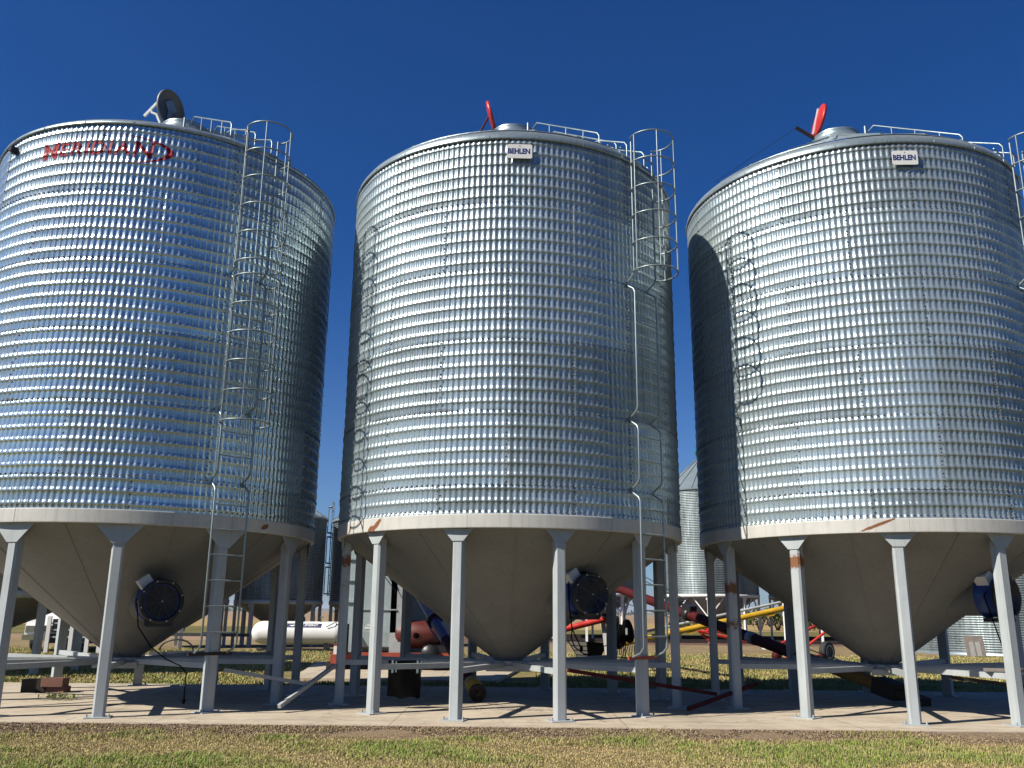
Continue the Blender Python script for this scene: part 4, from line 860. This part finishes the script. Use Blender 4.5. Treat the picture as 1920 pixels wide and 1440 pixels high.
tag(np_mesh('far_shelterbelt', V, np.arange(4 * n).reshape(n, 4), M['leaf'], False, None, [('col', 'FLOAT_COLOR', 'POINT', np.repeat(col, 4, 0))]), None, None, None, 'stuff')

# ------------------------------------------------------------------ grass
def grass(name, n, area, hfun, colfun, wid, seed, zbase):
    g = np.random.default_rng(seed); x0, x1, y0, y1 = area
    # density falls with distance so that blades stay visible
    yy = y0 + (y1 - y0) * g.uniform(0, 1, n) ** 1.15; xx = g.uniform(-1, 1, n) * (x1 * yy / y1)
    xx = xx + (x0 + x1) / 2
    nz = np.array([noise.noise(Vector((x * .55, y * .8, 1.3))) + .5 * noise.noise(Vector((x * 2.1, y * 2.6, 5.1))) for x, y in zip(xx, yy)])
    h, keep = hfun(xx, yy, nz, g); xx, yy, nz, h = xx[keep], yy[keep], nz[keep], h[keep]; n = len(xx)
    col = colfun(xx, yy, nz, g)
    a = g.uniform(0, 2 * np.pi, n); lean = g.uniform(.15, 1.1, n); b = np.stack([xx, yy, zbase + (.05 * np.clip((yy - 12.9) / .4, 0, 1) if zbase > -.1 and y1 < 14 else 0 * yy)], -1)
    d = np.stack([np.cos(a), np.sin(a), 0 * a], -1); sd = np.stack([-np.sin(a), np.cos(a), 0 * a], -1); w = wid * g.uniform(.6, 1.3, n)[:, None]
    m_ = b + d * (h * lean * .3)[:, None] + np.array([0, 0, 1.]) * (h * .6)[:, None]; tp = b + d * (h * lean)[:, None] + np.array([0, 0, 1.]) * (h / (1 + .5 * lean))[:, None]
    V = np.stack([b - sd * w, b + sd * w, m_ + sd * w * .7, tp, m_ - sd * w * .7], 1).reshape(-1, 3)
    base = np.arange(n)[:, None] * 5; F = np.concatenate([base + np.array([0, 1, 2, 4]), base + np.array([4, 2, 3, 3])[None]], 0)
    F = np.concatenate([base + np.array([[0, 1, 2]]), base + np.array([[0, 2, 4]]), base + np.array([[4, 2, 3]])], 0)
    c4 = np.concatenate([col, np.ones((n, 1))], 1)
    o = np_mesh(name, V, F, M['blade'], False, None, [('col', 'FLOAT_COLOR', 'POINT', np.repeat(c4, 5, 0))]); o['kind'] = 'stuff'; return o
def mixcol(a, b, f): return np.array(a)[None] * (1 - f[:, None]) + np.array(b)[None] * f[:, None]
def h_front(x, y, nz, g):
    edge = np.clip((13.45 - y) / .9 + nz * .8, 0, 1)
    h = (.02 + .045 * np.clip(.5 + 1.3 * nz, 0, 1) ** 1.3) * (.35 + .65 * edge) * g.uniform(.6, 1.3, len(x)); return h, (g.uniform(0, 1, len(x)) < .35 + .65 * edge) & (y < 13.34)
def c_front(x, y, nz, g):
    n = len(x); edge = np.clip((13.3 - y) / 1.3 + nz * .9, 0, 1); gr = np.clip(.5 + nz * 1.5 + g.normal(0, .2, n), 0, 1) * edge
    c = mixcol((.54, .42, .19), (.25, .34, .06), gr); dry = g.uniform(0, 1, n) < .22; c[dry] = np.array([.46, .36, .20]); br = (g.uniform(0, 1, n) < .55 * (1 - edge) + .08); c[br] = np.array([.36, .26, .155])
    return KA * c * g.uniform(.65, 1.3, n)[:, None]
grass('grass', 210000, (-8.4, 8.4, 8.6, 13.5), h_front, c_front, .0042, 11, -.066)
def h_back(x, y, nz, g): 
    h = (.04 + .05 * np.clip(.5 + nz, 0, 1)) * g.uniform(.6, 1.3, len(x)); ap = (x > -6.3) & (x < .7) & (y > 22) & (y < 29.7); return h, ~ap
def c_back(x, y, nz, g):
    n = len(x); near = np.clip((24.5 - y) / 4, 0, 1); gr = np.clip(.35 + nz * .9 + near * .35 + g.normal(0, .2, n), 0, 1)
    c = mixcol((.54, .43, .19), (.24, .30, .07), gr); dry = g.uniform(0, 1, n) < .25; c[dry] = np.array([.36, .285, .13]); return KA * c * g.uniform(.7, 1.25, n)[:, None]
grass('grass', 150000, (-27, 27, 20.4, 40.), h_back, c_back, .012, 12, -.066)
def h_lit(x, y, nz, g): return g.uniform(.008, .022, len(x)), (y > 12.7) & (nz > -.25)
def c_lit(x, y, nz, g): return KA * mixcol((.18, .12, .08), (.5, .4, .26), g.uniform(0, 1, len(x)) ** 2)
grass('dry_clippings', 70000, (-8.4, 8.4, 11.8, 13.42), h_lit, c_lit, .010, 13, -.06)

# ------------------------------------------------------------------ air
hz = MB(); hz.box((0, 4300, 29.5), (12400, 9600, 61.2))
m = bpy.data.materials.new('haze_air'); m.use_nodes = True; t = m.node_tree; t.nodes.remove(t.nodes['Principled BSDF'])
pv = t.nodes.new('ShaderNodeVolumePrincipled'); pv.inputs['Density'].default_value = .00013; pv.inputs['Color'].default_value = (.80, .88, 1.0, 1); pv.inputs['Anisotropy'].default_value = .2
t.links.new(pv.outputs[0], t.nodes['Material Output'].inputs['Volume'])
o = hz.build('haze', m); o['kind'] = 'stuff'
